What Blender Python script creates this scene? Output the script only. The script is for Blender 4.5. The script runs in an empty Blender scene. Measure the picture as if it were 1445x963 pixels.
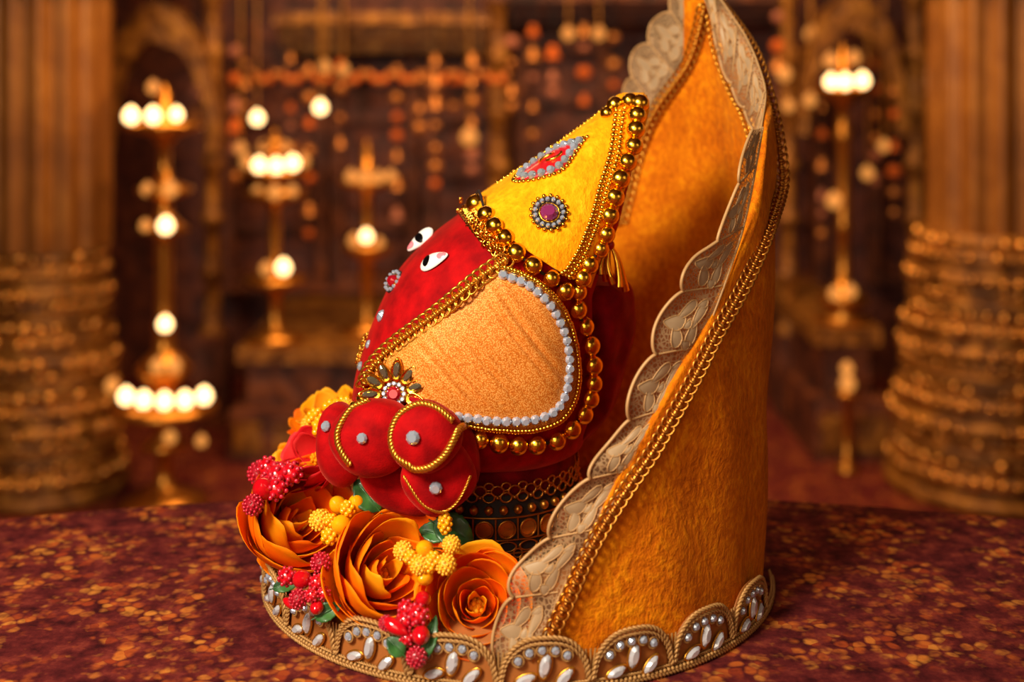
import bpy, bmesh, math, random
from mathutils import Vector, Matrix, Quaternion
from mathutils.bvhtree import BVHTree
random.seed(7)
PI = math.pi
sc = bpy.context.scene
COL = sc.collection

# ------------------------------------------------------------------ camera
F = 1777.0; CX = 722.5; HY = 100.0; CAMZ = 1.7075      # focal length in px, horizon row, eye height
cd = bpy.data.cameras.new('camera'); cam = bpy.data.objects.new('camera', cd); COL.objects.link(cam)
cam.location = (0, 0, CAMZ); cam.rotation_euler = (PI/2, 0, 0)
cd.sensor_width = 36; cd.lens = F*36/1445; cd.shift_y = -(481.5-HY)/1445
cd.clip_start = .05; cd.clip_end = 60
cd.dof.use_dof = True; cd.dof.focus_distance = 1.57; cd.dof.aperture_fstop = 1.8; cd.dof.aperture_blades = 0
sc.camera = cam
# ------------------------------------------------------------------ colour management, world, lights
sc.view_settings.view_transform = 'Standard'; sc.view_settings.look = 'None'
sc.view_settings.gamma = 1; sc.view_settings.exposure = 0.0; sc.view_settings.use_curve_mapping = False
w = bpy.data.worlds.new('world'); sc.world = w; w.use_nodes = True
bg = w.node_tree.nodes['Background']; bg.inputs[0].default_value = (.30, .15, .07, 1); bg.inputs[1].default_value = .5

def area(name, loc, target, size, energy, col, sy=None):
    l = bpy.data.lights.new(name, 'AREA'); l.energy = energy; l.color = col; l.size = size
    if sy: l.shape = 'RECTANGLE'; l.size_y = sy
    o = bpy.data.objects.new(name, l); COL.objects.link(o); o.location = loc
    o.rotation_euler = (Vector(target)-Vector(loc)).to_track_quat('-Z', 'Y').to_euler()
    return o
area('key_light', (-1.15, .05, 2.70), (0, 1.72, 1.25), .6, 98, (1, .89, .70))
area('front_light', (-.8, -.9, 2.3), (-.1, 1.7, 1.2), 1.6, 23, (1, .84, .62))
area('fill_light', (1.7, .1, 2.2), (.1, 1.75, 1.25), .9, 3.5, (1, .78, .55))
area('hall_light', (0, 4.4, 3.2), (0, 5.6, .6), 3.0, 125, (1, .64, .30), 1.0)

# ------------------------------------------------------------------ pixel -> place helpers
def P(px, py, Y):
    return Vector(((px-CX)*Y/F, Y, CAMZ-(py-HY)*Y/F))
CAM = Vector((0, 0, CAMZ))
def RAY(px, py): return Vector(((px-CX)/F, 1, -(py-HY)/F))
def spl(pts, n=200, closed=False):
    """smooth resampling of a polyline (any dimension), evenly spaced"""
    P_ = [Vector(p) for p in pts]; out = []; m = len(P_)
    for i in range(m if closed else m-1):
        a = P_[(i-1) % m] if (closed or i > 0) else P_[0]*2-P_[1]
        b = P_[i]; c = P_[(i+1) % m]
        d = P_[(i+2) % m] if (closed or i+2 < m) else P_[-1]*2-P_[-2]
        for k in range(16):
            t = k/16
            out.append(.5*((2*b)+(c-a)*t+(2*a-5*b+4*c-d)*t*t+(3*b-a-3*c+d)*t**3))
    out.append(P_[0] if closed else P_[-1])
    return even(out, n)
def even(out, n):
    L = [0]
    for i in range(1, len(out)): L.append(L[-1]+(out[i]-out[i-1]).length)
    res = []; j = 0
    for k in range(n):
        s = L[-1]*k/(n-1)
        while j < len(L)-2 and L[j+1] < s: j += 1
        t = (s-L[j])/max(1e-9, L[j+1]-L[j]); res.append(out[j].lerp(out[j+1], min(1, max(0, t))))
    return res
def length(pts): return sum((pts[i+1]-pts[i]).length for i in range(len(pts)-1))
def interp(tab, x):
    if x <= tab[0][0]: return tab[0][1]
    for (a, b), (c, d) in zip(tab, tab[1:]):
        if x <= c: 
            t = (x-a)/(c-a); return b+(d-b)*t
    return tab[-1][1]
def smooth(tab, x):
    """monotone-ish cubic through a table"""
    n = len(tab)
    if x <= tab[0][0]: return tab[0][1]
    if x >= tab[-1][0]: return tab[-1][1]
    for i in range(n-1):
        if x <= tab[i+1][0]: break
    x0, y0 = tab[i]; x1, y1 = tab[i+1]; h = x1-x0; s = (y1-y0)/h
    def sl(k):
        if k <= 0: return (tab[1][1]-tab[0][1])/(tab[1][0]-tab[0][0])
        if k >= n-1: return (tab[-1][1]-tab[-2][1])/(tab[-1][0]-tab[-2][0])
        a = (tab[k][1]-tab[k-1][1])/(tab[k][0]-tab[k-1][0]); b = (tab[k+1][1]-tab[k][1])/(tab[k+1][0]-tab[k][0])
        return 0 if a*b <= 0 else 2*a*b/(a+b)
    m0, m1 = sl(i)*h, sl(i+1)*h; t = (x-x0)/h
    return (2*t**3-3*t*t+1)*y0+(t**3-2*t*t+t)*m0+(-2*t**3+3*t*t)*y1+(t**3-t*t)*m1

# ------------------------------------------------------------------ mesh builder
ORG = {}
class MB:
    def __init__(s): s.v = []; s.f = []; s.sm = []
    def add(s, vs, fs, sm=True):
        o = len(s.v); s.v += [Vector(v) for v in vs]; s.f += [tuple(i+o for i in f) for f in fs]; s.sm += [sm]*len(fs); return s
    def grid(s, rows, closed=False, sm=True):
        n = len(rows[0]); vs = [v for r in rows for v in r]; fs = []
        for i in range(len(rows)-1):
            for j in range(n if closed else n-1):
                k = (j+1) % n; fs.append((i*n+j, i*n+k, (i+1)*n+k, (i+1)*n+j))
        return s.add(vs, fs, sm)
    def sphere(s, c, r, nu=14, nv=8, M=None):
        c = Vector(c); r = Vector(r) if hasattr(r, '__len__') else Vector((r, r, r))
        rows = []
        for i in range(nv+1):
            t = PI*i/nv
            rows.append([])
            for j in range(nu):
                a = 2*PI*j/nu; d = Vector((r.x*math.sin(t)*math.cos(a), r.y*math.sin(t)*math.sin(a), r.z*math.cos(t)))
                rows[-1].append(c+(M @ d if M else d))
        return s.grid(rows, True)
    def tube(s, pts, r, n=8, closed=False, cap=True):
        pts = [Vector(p) for p in pts]; m = len(pts); rows = []
        t0 = (pts[1]-pts[0]).normalized(); up = Vector((0, 0, 1)) if abs(t0.z) < .9 else Vector((1, 0, 0))
        nx = t0.cross(up).normalized()
        for i in range(m):
            a = pts[(i-1) % m] if (closed or i > 0) else pts[0]; b = pts[(i+1) % m] if (closed or i < m-1) else pts[-1]
            t = (b-a)
            if t.length < 1e-12: t = t0
            t.normalize(); nx = nx-t*nx.dot(t)
            nx = nx.normalized() if nx.length > 1e-9 else t.orthogonal().normalized()
            ny = t.cross(nx); rr = r(i/(m-1)) if callable(r) else r
            rows.append([pts[i]+(nx*math.cos(2*PI*k/n)+ny*math.sin(2*PI*k/n))*rr for k in range(n)])
        if closed: rows.append(rows[0])
        s.grid(rows, True)
        if cap and not closed:
            s.add(rows[0], [tuple(range(n))[::-1]]); s.add(rows[-1], [tuple(range(n))])
        return s
    def lathe(s, prof, c=(0, 0, 0), n=32, sm=True):
        c = Vector(c)
        return s.grid([[c+Vector((r*math.cos(2*PI*k/n), r*math.sin(2*PI*k/n), z)) for k in range(n)] for r, z in prof], True, sm)
    def box(s, a, b):
        x0, y0, z0 = a; x1, y1, z1 = b
        vs = [(x, y, z) for z in (z0, z1) for y in (y0, y1) for x in (x0, x1)]
        return s.add(vs, [(0, 2, 3, 1), (4, 5, 7, 6), (0, 1, 5, 4), (2, 6, 7, 3), (0, 4, 6, 2), (1, 3, 7, 5)], False)
    def torus(s, c, R, r, M=None, n=14, m=6, sx=1., sy=1.):
        c = Vector(c); rows = []
        for i in range(n+1):
            a = 2*PI*i/n; rows.append([])
            for j in range(m):
                b = 2*PI*j/m; d = Vector(((R+r*math.cos(b))*math.cos(a)*sx, (R+r*math.cos(b))*math.sin(a)*sy, r*math.sin(b)))
                rows[-1].append(c+(M @ d if M else d))
        return s.grid(rows, True)
    def gem(s, c, M, rx, ry, h, n=10):
        """faceted cabochon: girdle, crown ring, table"""
        c = Vector(c); ring = lambda k, z, o=0: [c+M @ Vector((rx*k*math.cos(2*PI*(i+o)/n), ry*k*math.sin(2*PI*(i+o)/n), z)) for i in range(n)]
        a, b, d = ring(1, 0), ring(.98, h*.35), ring(.58, h, .5)
        vs = a+b+d; fs = []
        for i in range(n):
            j = (i+1) % n
            fs += [(i, j, n+j, n+i), (n+i, n+j, 2*n+i), (n+j, 2*n+j, 2*n+i)]
        fs += [tuple(2*n+i for i in range(n)), tuple(range(n))[::-1]]
        return s.add(vs, fs, False)
    def build(s, name, mat, parent=None, solid=0, subd=0):
        me = bpy.data.meshes.new(name); o = bpy.data.objects.new(name, me); COL.objects.link(o)
        org = ORG.get(parent.name, Vector()) if parent else Vector()
        if parent: o.parent = parent
        ORG[o.name] = org
        me.from_pydata([v-org for v in s.v], [], s.f); me.materials.append(mat)
        me.polygons.foreach_set('use_smooth', s.sm); me.update()
        if solid:
            m = o.modifiers.new('t', 'SOLIDIFY'); m.thickness = solid; m.offset = 0
        if subd:
            m = o.modifiers.new('s', 'SUBSURF'); m.levels = subd; m.render_levels = subd
        return o
    def bvh(s): return BVHTree.FromPolygons([tuple(v) for v in s.v], s.f)

def frame(n, up=Vector((0, 0, 1))):
    """matrix whose z is n and y as near as can be to up"""
    n = Vector(n).normalized(); x = Vector(up).cross(n)
    if x.length < 1e-6: x = Vector((1, 0, 0))
    x.normalize(); y = n.cross(x)
    return Matrix((x, y, n)).transposed()
def tag(o, label, cat=None, group=None, kind=None):
    if label: o['label'] = label
    if cat: o['category'] = cat
    if group: o['group'] = group
    if kind: o['kind'] = kind
    return o
def thing(name, loc, label, cat, group=None, kind=None):
    o = bpy.data.objects.new(name, None); COL.objects.link(o); o.location = loc; o.empty_display_size = .05
    ORG[o.name] = Vector(loc); return tag(o, label, cat, group, kind)
def struct(o): o['kind'] = 'structure'; return o

# ------------------------------------------------------------------ materials
def S(r, g, b):
    f = lambda c: (c/255/12.92) if c/255 <= .04045 else ((c/255+.055)/1.055)**2.4
    return (f(r), f(g), f(b), 1)
def mat(name, col, rough=.5, metal=0, sheen=0, sheen_col=None, spec=.5, emit=None, es=0, sss=0, trans=0, coat=0, ior=1.45):
    m = bpy.data.materials.new(name); m.use_nodes = True; b = m.node_tree.nodes['Principled BSDF']
    b.inputs['Base Color'].default_value = col; b.inputs['Roughness'].default_value = rough; b.inputs['Metallic'].default_value = metal
    b.inputs['Specular IOR Level'].default_value = spec; b.inputs['Sheen Weight'].default_value = sheen
    if sheen: b.inputs['Sheen Roughness'].default_value = .35
    if sheen_col: b.inputs['Sheen Tint'].default_value = sheen_col
    if emit: b.inputs['Emission Color'].default_value = emit; b.inputs['Emission Strength'].default_value = es
    if trans: b.inputs['Transmission Weight'].default_value = trans
    b.inputs['IOR'].default_value = ior
    if coat: b.inputs['Coat Weight'].default_value = coat; b.inputs['Coat Roughness'].default_value = .08
    if sss:
        b.inputs['Subsurface Weight'].default_value = sss; b.inputs['Subsurface Radius'].default_value = (.01, .004, .002); b.inputs['Subsurface Scale'].default_value = 1
    return m
def N(m, t, **kw):
    n = m.node_tree.nodes.new(t)
    for k, v in kw.items(): setattr(n, k, v)
    return n
def L(m, a, b): m.node_tree.links.new(a, b)
def coords(m, scale=(1, 1, 1), warp=0, wscale=8):
    tc = N(m, 'ShaderNodeTexCoord'); mp = N(m, 'ShaderNodeMapping'); mp.inputs['Scale'].default_value = scale
    if warp:
        nz = N(m, 'ShaderNodeTexNoise'); nz.inputs['Scale'].default_value = wscale; nz.inputs['Detail'].default_value = 2
        L(m, tc.outputs['Object'], nz.inputs['Vector'])
        sb = N(m, 'ShaderNodeVectorMath', operation='SUBTRACT'); sb.inputs[1].default_value = (.5, .5, .5); L(m, nz.outputs['Color'], sb.inputs[0])
        sl = N(m, 'ShaderNodeVectorMath', operation='SCALE'); sl.inputs['Scale'].default_value = warp; L(m, sb.outputs[0], sl.inputs[0])
        ad = N(m, 'ShaderNodeVectorMath', operation='ADD'); L(m, tc.outputs['Object'], ad.inputs[0]); L(m, sl.outputs[0], ad.inputs[1])
        L(m, ad.outputs[0], mp.inputs['Vector'])
    else: L(m, tc.outputs['Object'], mp.inputs['Vector'])
    return mp.outputs[0]
def noise(m, vec, scale, detail=3, rough=.55):
    n = N(m, 'ShaderNodeTexNoise'); n.inputs['Scale'].default_value = scale; n.inputs['Detail'].default_value = detail; n.inputs['Roughness'].default_value = rough
    L(m, vec, n.inputs['Vector']); return n.outputs['Fac']
def ramp(m, fac, stops, interp_='LINEAR'):
    r = N(m, 'ShaderNodeValToRGB'); cr = r.color_ramp; cr.interpolation = interp_
    while len(cr.elements) < len(stops): cr.elements.new(.5)
    for e, (p, c) in zip(cr.elements, stops): e.position = p; e.color = c
    L(m, fac, r.inputs[0]); return r.outputs[0]
def bump(m, h, strength, dist):
    b = N(m, 'ShaderNodeBump'); b.inputs['Strength'].default_value = strength; b.inputs['Distance'].default_value = dist
    L(m, h, b.inputs['Height']); L(m, b.outputs[0], m.node_tree.nodes['Principled BSDF'].inputs['Normal'])
def base(m, c): L(m, c, m.node_tree.nodes['Principled BSDF'].inputs['Base Color'])
def mixf(m, a, b, f):
    x = N(m, 'ShaderNodeMix', data_type='FLOAT'); x.inputs[0].default_value = f; L(m, a, x.inputs[2]); L(m, b, x.inputs[3]); return x.outputs[0]

def plush(name, c0, c1, c2, st=(1, 1, .35), sc_=90, sheen_col=(1, .6, .1, 1)):
    m = mat(name, c1, .85, sheen=.25, sheen_col=sheen_col, spec=.15)
    v = coords(m, st, .03, 14); v2 = coords(m)
    a = noise(m, v, sc_, 4, .65); b = noise(m, v2, 17, 3, .6)
    f = mixf(m, a, b, .42)
    base(m, ramp(m, f, [(.34, c0), (.50, c1), (.66, c2)]))
    bump(m, mixf(m, a, noise(m, v2, 46, 3, .6), .4), .8, .008); return m
M_hood = plush('yellow_plush', S(178, 82, 1), S(212, 110, 2), S(240, 146, 8), (1, 1, .7), 120)
M_crown = plush('bright_yellow_plush', S(236, 136, 1), S(250, 160, 3), S(254, 184, 20), (1, 1, .6), 110)
def velvet(name, c0, c1, sparkle=True):
    m = mat(name, c0, .8, sheen=.35, sheen_col=(1, .16, .10, 1), spec=.1)
    v = coords(m); a = noise(m, v, 34, 3); b = noise(m, v, 420, 2)
    base(m, ramp(m, a, [(.35, c0), (.68, c1)])); bump(m, mixf(m, a, b, .5), .35, .003)
    return m
M_red = velvet('red_velvet', S(132, 3, 8), S(180, 7, 12))
M_maroon = velvet('maroon_velvet', S(96, 4, 12), S(132, 7, 16))
def gold(name, col, rough=.16):
    m = mat(name, col, rough, 1); v = coords(m); bump(m, noise(m, v, 60, 2), .25, .004); return m
M_bead = gold('gold_bead', S(244, 184, 58), .2)
M_gold = mat('gold_thread', S(214, 150, 52), .32, .9)
M_oldgold = mat('antique_gold', S(186, 120, 44), .36, .9)
M_tgold = mat('tinsel_gold', S(226, 160, 60), .22, 1)
M_thread = mat('beige_gold_cord', S(176, 130, 74), .55, .35)
M_crystal = mat('rhinestone', S(188, 198, 218), .05, .5, spec=.8, coat=1)
M_white_gem = mat('milky_gem', S(206, 206, 214), .10, .3, spec=.7, coat=1)
M_pearl = mat('silver_pearl', S(170, 178, 188), .16, .5, coat=.6)
M_ruby = mat('ruby_stone', S(170, 12, 30), .06, .2, coat=1)
M_purple = mat('purple_stone', S(142, 46, 100), .12, .2, coat=1)
M_smoke = mat('smoky_stone', S(112, 104, 84), .08, .55, coat=1)
M_mirror = mat('amber_mirror', S(206, 132, 50), .2, .75)
M_white = mat('white_enamel', S(238, 232, 230), .22, coat=.8)
M_black = mat('black_enamel', S(10, 8, 10), .15, coat=.8)
M_pink = mat('pink_enamel', S(240, 128, 140), .25, coat=.8)
M_dark = mat('dark_backing', S(34, 16, 12), .7)
M_metalred = mat('red_foil', S(190, 10, 26), .4, coat=.4)
def ear_mat():
    m = mat('glitter_orange_cloth', S(226, 146, 54), .62, .05, spec=.3)
    v = coords(m); vo = N(m, 'ShaderNodeTexVoronoi'); vo.inputs['Scale'].default_value = 560; L(m, v, vo.inputs['Vector'])
    dots = ramp(m, vo.outputs['Distance'], [(.20, S(244, 178, 96)), (.50, S(214, 122, 36)), (.95, S(180, 90, 20))])
    base(m, dots)
    bump(m, vo.outputs['Distance'], -.5, .002); return m
M_ear = ear_mat()
def petal_mat(name, c0, c1, c2):
    m = mat(name, c1, .55, spec=.2)
    nt = m.node_tree; b = nt.nodes['Principled BSDF']
    oi = N(m, 'ShaderNodeObjectInfo')
    v = coords(m); nz = noise(m, v, 22, 3)
    ad = N(m, 'ShaderNodeMath', operation='MULTIPLY_ADD'); ad.inputs[1].default_value = .45; L(m, oi.outputs['Random'], ad.inputs[0]); L(m, nz, ad.inputs[2])
    c = ramp(m, ad.outputs[0], [(.30, c0), (.58, c1), (.90, c2)]); base(m, c)
    bump(m, noise(m, coords(m, (1, 1, .2)), 160, 2), .15, .002)
    tr = N(m, 'ShaderNodeBsdfTranslucent'); L(m, c, tr.inputs[0]); mx = N(m, 'ShaderNodeMixShader'); mx.inputs[0].default_value = .34
    out = nt.nodes['Material Output']; L(m, b.outputs[0], mx.inputs[1]); L(m, tr.outputs[0], mx.inputs[2]); L(m, mx.outputs[0], out.inputs[0])
    return m
M_orange = petal_mat('orange_petal', S(255, 84, 1), S(255, 112, 3), S(255, 150, 10))
M_amber = petal_mat('amber_petal', S(255, 116, 3), S(255, 146, 6), S(255, 180, 20))
M_yellow = petal_mat('yellow_petal', S(250, 150, 4), S(255, 176, 14), S(255, 190, 40))
M_rose = petal_mat('red_petal', S(196, 10, 22), S(222, 24, 34), S(236, 52, 52))
def leaf_mat():
    m = mat('green_leaf', S(34, 78, 34), .45, coat=.2); v = coords(m); base(m, ramp(m, noise(m, v, 40, 3), [(.35, S(16, 48, 24)), (.65, S(52, 104, 42))])); return m
M_leaf = leaf_mat()
M_berry = mat('red_berry', S(200, 10, 24), .14, coat=.9, sss=.1)
M_rasp = mat('frosted_red_berry', S(150, 8, 30), .3, coat=.7)
M_raspdot = mat('pale_red_bead', S(192, 28, 50), .16, coat=.8)
M_yberry = mat('yellow_berry', S(250, 166, 12), .25, coat=.6, sss=.1)
M_ysugar = mat('sugared_yellow_berry', S(248, 178, 40), .35, coat=.5)
M_stem = mat('stem', S(150, 120, 40), .6)
def lace_net():
    m = bpy.data.materials.new('lace_net'); m.use_nodes = True; nt = m.node_tree; b = nt.nodes['Principled BSDF']
    b.inputs['Base Color'].default_value = S(178, 140, 98); b.inputs['Roughness'].default_value = .6
    vo = N(m, 'ShaderNodeTexVoronoi', feature='DISTANCE_TO_EDGE'); vo.inputs['Scale'].default_value = 190; L(m, coords(m), vo.inputs['Vector'])
    r = ramp(m, vo.outputs['Distance'], [(.05, (.8, .8, .8, 1)), (.20, (.22, .22, .22, 1))])
    t = N(m, 'ShaderNodeBsdfTransparent'); x = N(m, 'ShaderNodeMixShader'); L(m, r, x.inputs[0]); L(m, t.outputs[0], x.inputs[1]); L(m, b.outputs[0], x.inputs[2])
    L(m, x.outputs[0], nt.nodes['Material Output'].inputs[0]); return m
M_net = lace_net()
M_lacecord = mat('lace_cord', S(186, 142, 92), .55, .1)
M_motif = mat('lace_motif', S(170, 140, 106), .55)
M_sidecloth = mat('tan_satin', S(158, 92, 40), .5)
M_brass = mat('temple_brass', S(196, 126, 48), .34, .9)
M_stud = mat('polished_boss', S(222, 150, 66), .26, .85)
M_flame = mat('lamp_glow', S(255, 200, 120), .5, emit=(1, .66, .28, 1), es=4.5)
M_flame_dim = mat('dim_lamp_glow', S(120, 60, 20), .6, emit=(1, .38, .07, 1), es=.8)

def carpet(name, orange):
    m = mat(name, S(92, 26, 28), .95, spec=.05)
    v = coords(m, (1, 1, 1), .022, 24)
    vo = N(m, 'ShaderNodeTexVoronoi'); vo.inputs['Scale'].default_value = 62; L(m, v, vo.inputs['Vector'])
    big = noise(m, coords(m), 10, 4, .72)
    mask = ramp(m, big, [(.46, (0, 0, 0, 1)), (.60, (1, 1, 1, 1))])
    pet = ramp(m, vo.outputs['Distance'], [(.40, (1, 1, 1, 1)), (.66, (0, 0, 0, 1))])
    mu = N(m, 'ShaderNodeMath', operation='MULTIPLY'); L(m, mask, mu.inputs[0]); L(m, pet, mu.inputs[1])
    mu2 = N(m, 'ShaderNodeMath', operation='MULTIPLY'); L(m, mu.outputs[0], mu2.inputs[0]); mu2.inputs[1].default_value = orange
    sep = N(m, 'ShaderNodeSeparateColor'); L(m, vo.outputs['Color'], sep.inputs[0])
    oc = ramp(m, sep.outputs[0], [(.15, S(150, 58, 30)), (.5, S(190, 96, 38)), (.9, S(206, 128, 52))])
    gc = ramp(m, noise(m, coords(m), 30, 4, .65), [(.34, S(54, 16, 20)), (.52, S(90, 30, 30)), (.68, S(124, 50, 40))])
    x = N(m, 'ShaderNodeMix', data_type='RGBA'); L(m, mu2.outputs[0], x.inputs[0]); L(m, gc, x.inputs[6]); L(m, oc, x.inputs[7])
    base(m, x.outputs[2]); bump(m, noise(m, v, 75, 3), .3, .004); return m
M_carpet = carpet('brocade_cloth', .85); M_floor = carpet('hall_carpet', .55)
def carved(name, c0, c1, c2, sc_=6, bs=.5, rough=.6, metal=0.):
    m = mat(name, c1, rough, metal); v = coords(m, (1, 1, 1), .08, 5)
    a = noise(m, v, sc_, 4, .6); base(m, ramp(m, a, [(.36, c0), (.5, c1), (.66, c2)])); bump(m, a, bs, .05); return m
M_wall = carved('carved_dark_wall', S(58, 24, 22), S(88, 38, 28), S(124, 62, 34), 9)
M_wood = carved('dark_carved_wood', S(56, 24, 16), S(92, 42, 22), S(128, 66, 30), 8)
M_gilt = carved('gilded_stone', S(96, 54, 18), S(142, 86, 28), S(188, 124, 46), 14, .5, .45, .3)
M_shaft = carved('gilded_fluted_shaft', S(118, 66, 20), S(146, 86, 28), S(170, 106, 38), 3, .15, .45, .25)

# ================================================================== the hall
def wall_box(name, a, b, m): return struct(MB().box(a, b).build(name, m))
wall_box('floor', (-3.6, -2.0, -.1), (3.6, 7.2, 0), M_floor)
wall_box('wall_back', (-3.6, 7.0, 0), (3.6, 7.2, 3.6), M_wall)
wall_box('wall_left', (-3.7, -2.0, 0), (-3.5, 7.0, 3.6), M_wall)
wall_box('wall_right', (3.5, -2.0, 0), (3.7, 7.0, 3.6), M_wall)
wall_box('ceiling', (-3.6, -2.0, 3.6), (3.6, 7.2, 3.7), M_wood)
# carved panels and ledges of the back wall
def ledge(name, px0, px1, py0, py1, Y, depth, m):
    a, b = P(px0, py1, Y), P(px1, py0, Y); mb = MB(); h = b.z-a.z
    for k, (z0, z1, d) in enumerate(((0, .35, .55), (.35, .7, .8), (.7, 1, 1))):
        mb.box((a.x, Y+depth*(1-d), a.z+h*z0), (b.x, Y+depth+.001*k, a.z+h*z1))
    return struct(mb.build(name, m))
ledge('trim_1', 385, 690, 18, 72, 6.4, .58, M_gilt)
ledge('trim_2', 690, 1110, -12, 30, 6.4, .58, M_wood)
ledge('trim_3', 300, 1150, 405, 428, 6.8, .19, M_wood)
# dark recesses with framed panels
def panel(name, px0, px1, py0, py1, Y):
    a, b = P(px0, py1, Y), P(px1, py0, Y); mb = MB(); t = .05
    mb.box((a.x, Y, a.z), (a.x+t, 6.99, b.z)); mb.box((b.x-t, Y, a.z), (b.x, 6.99, b.z))
    mb.box((a.x+t, Y, b.z-t), (b.x-t, 6.99, b.z)); mb.box((a.x+t, Y, a.z), (b.x-t, 6.99, a.z+t))
    for k in range(1, 4):
        z = a.z+(b.z-a.z)*k/4; mb.box((a.x+t, Y+.06, z-.012), (b.x-t, 6.99, z+.012))
    return struct(mb.build(name, M_wood))
panel('trim_4', 470, 590, 95, 402, 6.88); panel('trim_5', 600, 720, 95, 402, 6.88); panel('trim_6', 730, 860, 60, 402, 6.88)
panel('trim_7', 1105, 1165, 60, 402, 6.88); panel('trim_8', 1230, 1330, 60, 402, 6.88); panel('trim_9', 315, 460, 95, 402, 6.88)

def column(cx_px, Y, label, shaft_r, base_r, py_base_top, seed):
    c = P(cx_px, 100, Y); c.z = 0; rnd = random.Random(seed)
    t = thing('temple_column', c, label, 'column', None, 'thing')
    zt = P(cx_px, py_base_top, Y).z
    n = 96; mb = MB(); rows = []
    for z in (zt, 2.05):
        rows.append([c+Vector((shaft_r*(1-.14*abs(math.sin(8*a))**.6)*math.cos(a) if 0 else shaft_r*(.84+.16*abs(math.cos(7*a)))*math.cos(a),
                               shaft_r*(.84+.16*abs(math.cos(7*a)))*math.sin(a), z)) for a in [2*PI*k/n for k in range(n)]])
    mb.grid(rows, True); mb.build('fluted_shaft', M_shaft, t)
    # tiers of the ornate pedestal, from the floor up
    z = 0.0; i = 0; H = zt
    tiers = []
    for k in range(22):
        tiers.append(((1.0, .95, .98, .90, .96, .93)[k % 6]*(1-.012*k), (.055, .035, .05, .06, .03, .05)[k % 6]))
    s = H/sum(x[1] for x in tiers); prof = [(0, 0)]
    for r, h in tiers:
        R_ = base_r*r; hh = h*s
        prof += [(R_*.965, z), (R_, z+hh*.12), (R_, z+hh*.88), (R_*.965, z+hh)]; z += hh
    prof.append((0, z)); ped = MB().lathe(prof, c, 48); nf = len(ped.f)
    z = 0
    for k, (r, h) in enumerate(tiers):
        hh = h*s
        if h >= .05 and k > 0:
            mb = ped; R_ = base_r*r; nn = int(2*PI*R_/(hh*1.0))
            for q in range(nn):
                a = 2*PI*(q+.5*(k % 2))/nn
                if math.sin(a) > .35 or rnd.random() < .12: continue
                rr = hh*rnd.uniform(.18, .52)
                mb.sphere(c+Vector((R_*math.cos(a), R_*math.sin(a), z+hh*rnd.uniform(.4, .6))), (rr, rr, rr*rnd.uniform(.8, 1.2)), 8, 6)
        z += hh
    po = ped.build('pedestal', M_gilt, t); po.data.materials.append(M_stud)
    for f_ in list(po.data.polygons)[nf:]: f_.material_index = 1
    zt2 = 2.05
    prof = [(0, zt2-.02), (shaft_r*1.08, zt2-.02), (shaft_r*1.2, zt2+.02), (shaft_r*1.05, zt2+.05), (shaft_r*1.3, zt2+.13), (shaft_r*1.75, zt2+.26), (shaft_r*1.8, zt2+.34), (0, zt2+.34)]
    MB().lathe(prof, c, 40).build('capital', M_gilt, t)
    d = shaft_r*1.9; MB().box((c.x-d, c.y-d, zt2+.34), (c.x+d, c.y+d, 3.6)).build('impost_block', M_wood, t)
    return t
column(66, 5.15, 'gilded fluted column on an ornate tiered pedestal, behind the tall lamp at left', .26, .33, 348, 1)
column(1402, 5.2, 'gilded fluted column on a broad tiered pedestal at the right edge', .27, .44, 322, 2)
def pilaster(px, Y, wpx, label, py_bot=470):
    c = P(px, 100, Y); c.z = 0; wd = wpx*Y/F/2
    t = thing('pilaster', c, label, 'pilaster', None, 'thing')
    MB().box((c.x-wd*1.7, Y-wd*1.7, 0), (c.x+wd*1.7, Y+wd*1.7, P(px, py_bot, Y).z)).build('plinth', M_wood, t)
    mb = MB(); z0 = P(px, py_bot, Y).z; prof = []
    for k in range(9):
        z = z0+(2.6-z0)*k/8; prof += [(wd*1.25, z), (wd*1.25, z+.03), (wd*.9, z+.05), (wd*.82, z+(2.6-z0)/8-.02)]
    mb.lathe(prof, c, 20).build('turned_shaft', M_gilt, t)
    MB().box((c.x-wd*2, Y-wd*2, 2.63), (c.x+wd*2, Y+wd*2, 3.6)).build('impost_block', M_wood, t)
pilaster(300, 6.1, 26, 'slender gilded pilaster between the tall lamp and the two-tier lamp')
pilaster(702, 6.5, 30, 'slender gilded pilaster behind the crown, right of the hall centre')
pilaster(1112, 6.3, 24, 'slender gilded pilaster just right of the yellow hood')
pilaster(1292, 6.2, 26, 'slender gilded pilaster beside the broad right pedestal')
def arch(px, Y, half, spring, top, name):
    mb = MB(); c = P(px, spring, Y); h = half*Y/F; rise = (spring-top)*Y/F; outer = []; inner = []
    for k in range(33):
        a = PI*k/32; lobes = 1+.05*abs(math.sin(a*4.5))
        inner.append((c.x+h*lobes*math.cos(a)*.8, c.z+rise*.72*lobes*math.sin(a))); outer.append((c.x+h*math.cos(a), c.z+rise*math.sin(a)))
    rows = []
    for (a, b), (d, e) in zip(inner, outer):
        rows.append([Vector((a, Y, b)), Vector((d, Y, e)), Vector((d, Y+.14, e)), Vector((a, Y+.14, b))])
    return struct(mb.grid(rows, True, False).build(name, M_gilt))
arch(222, 6.0, 88, 215, 5, 'trim_10'); arch(1205, 6.1, 78, 190, -8, 'trim_11')
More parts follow.
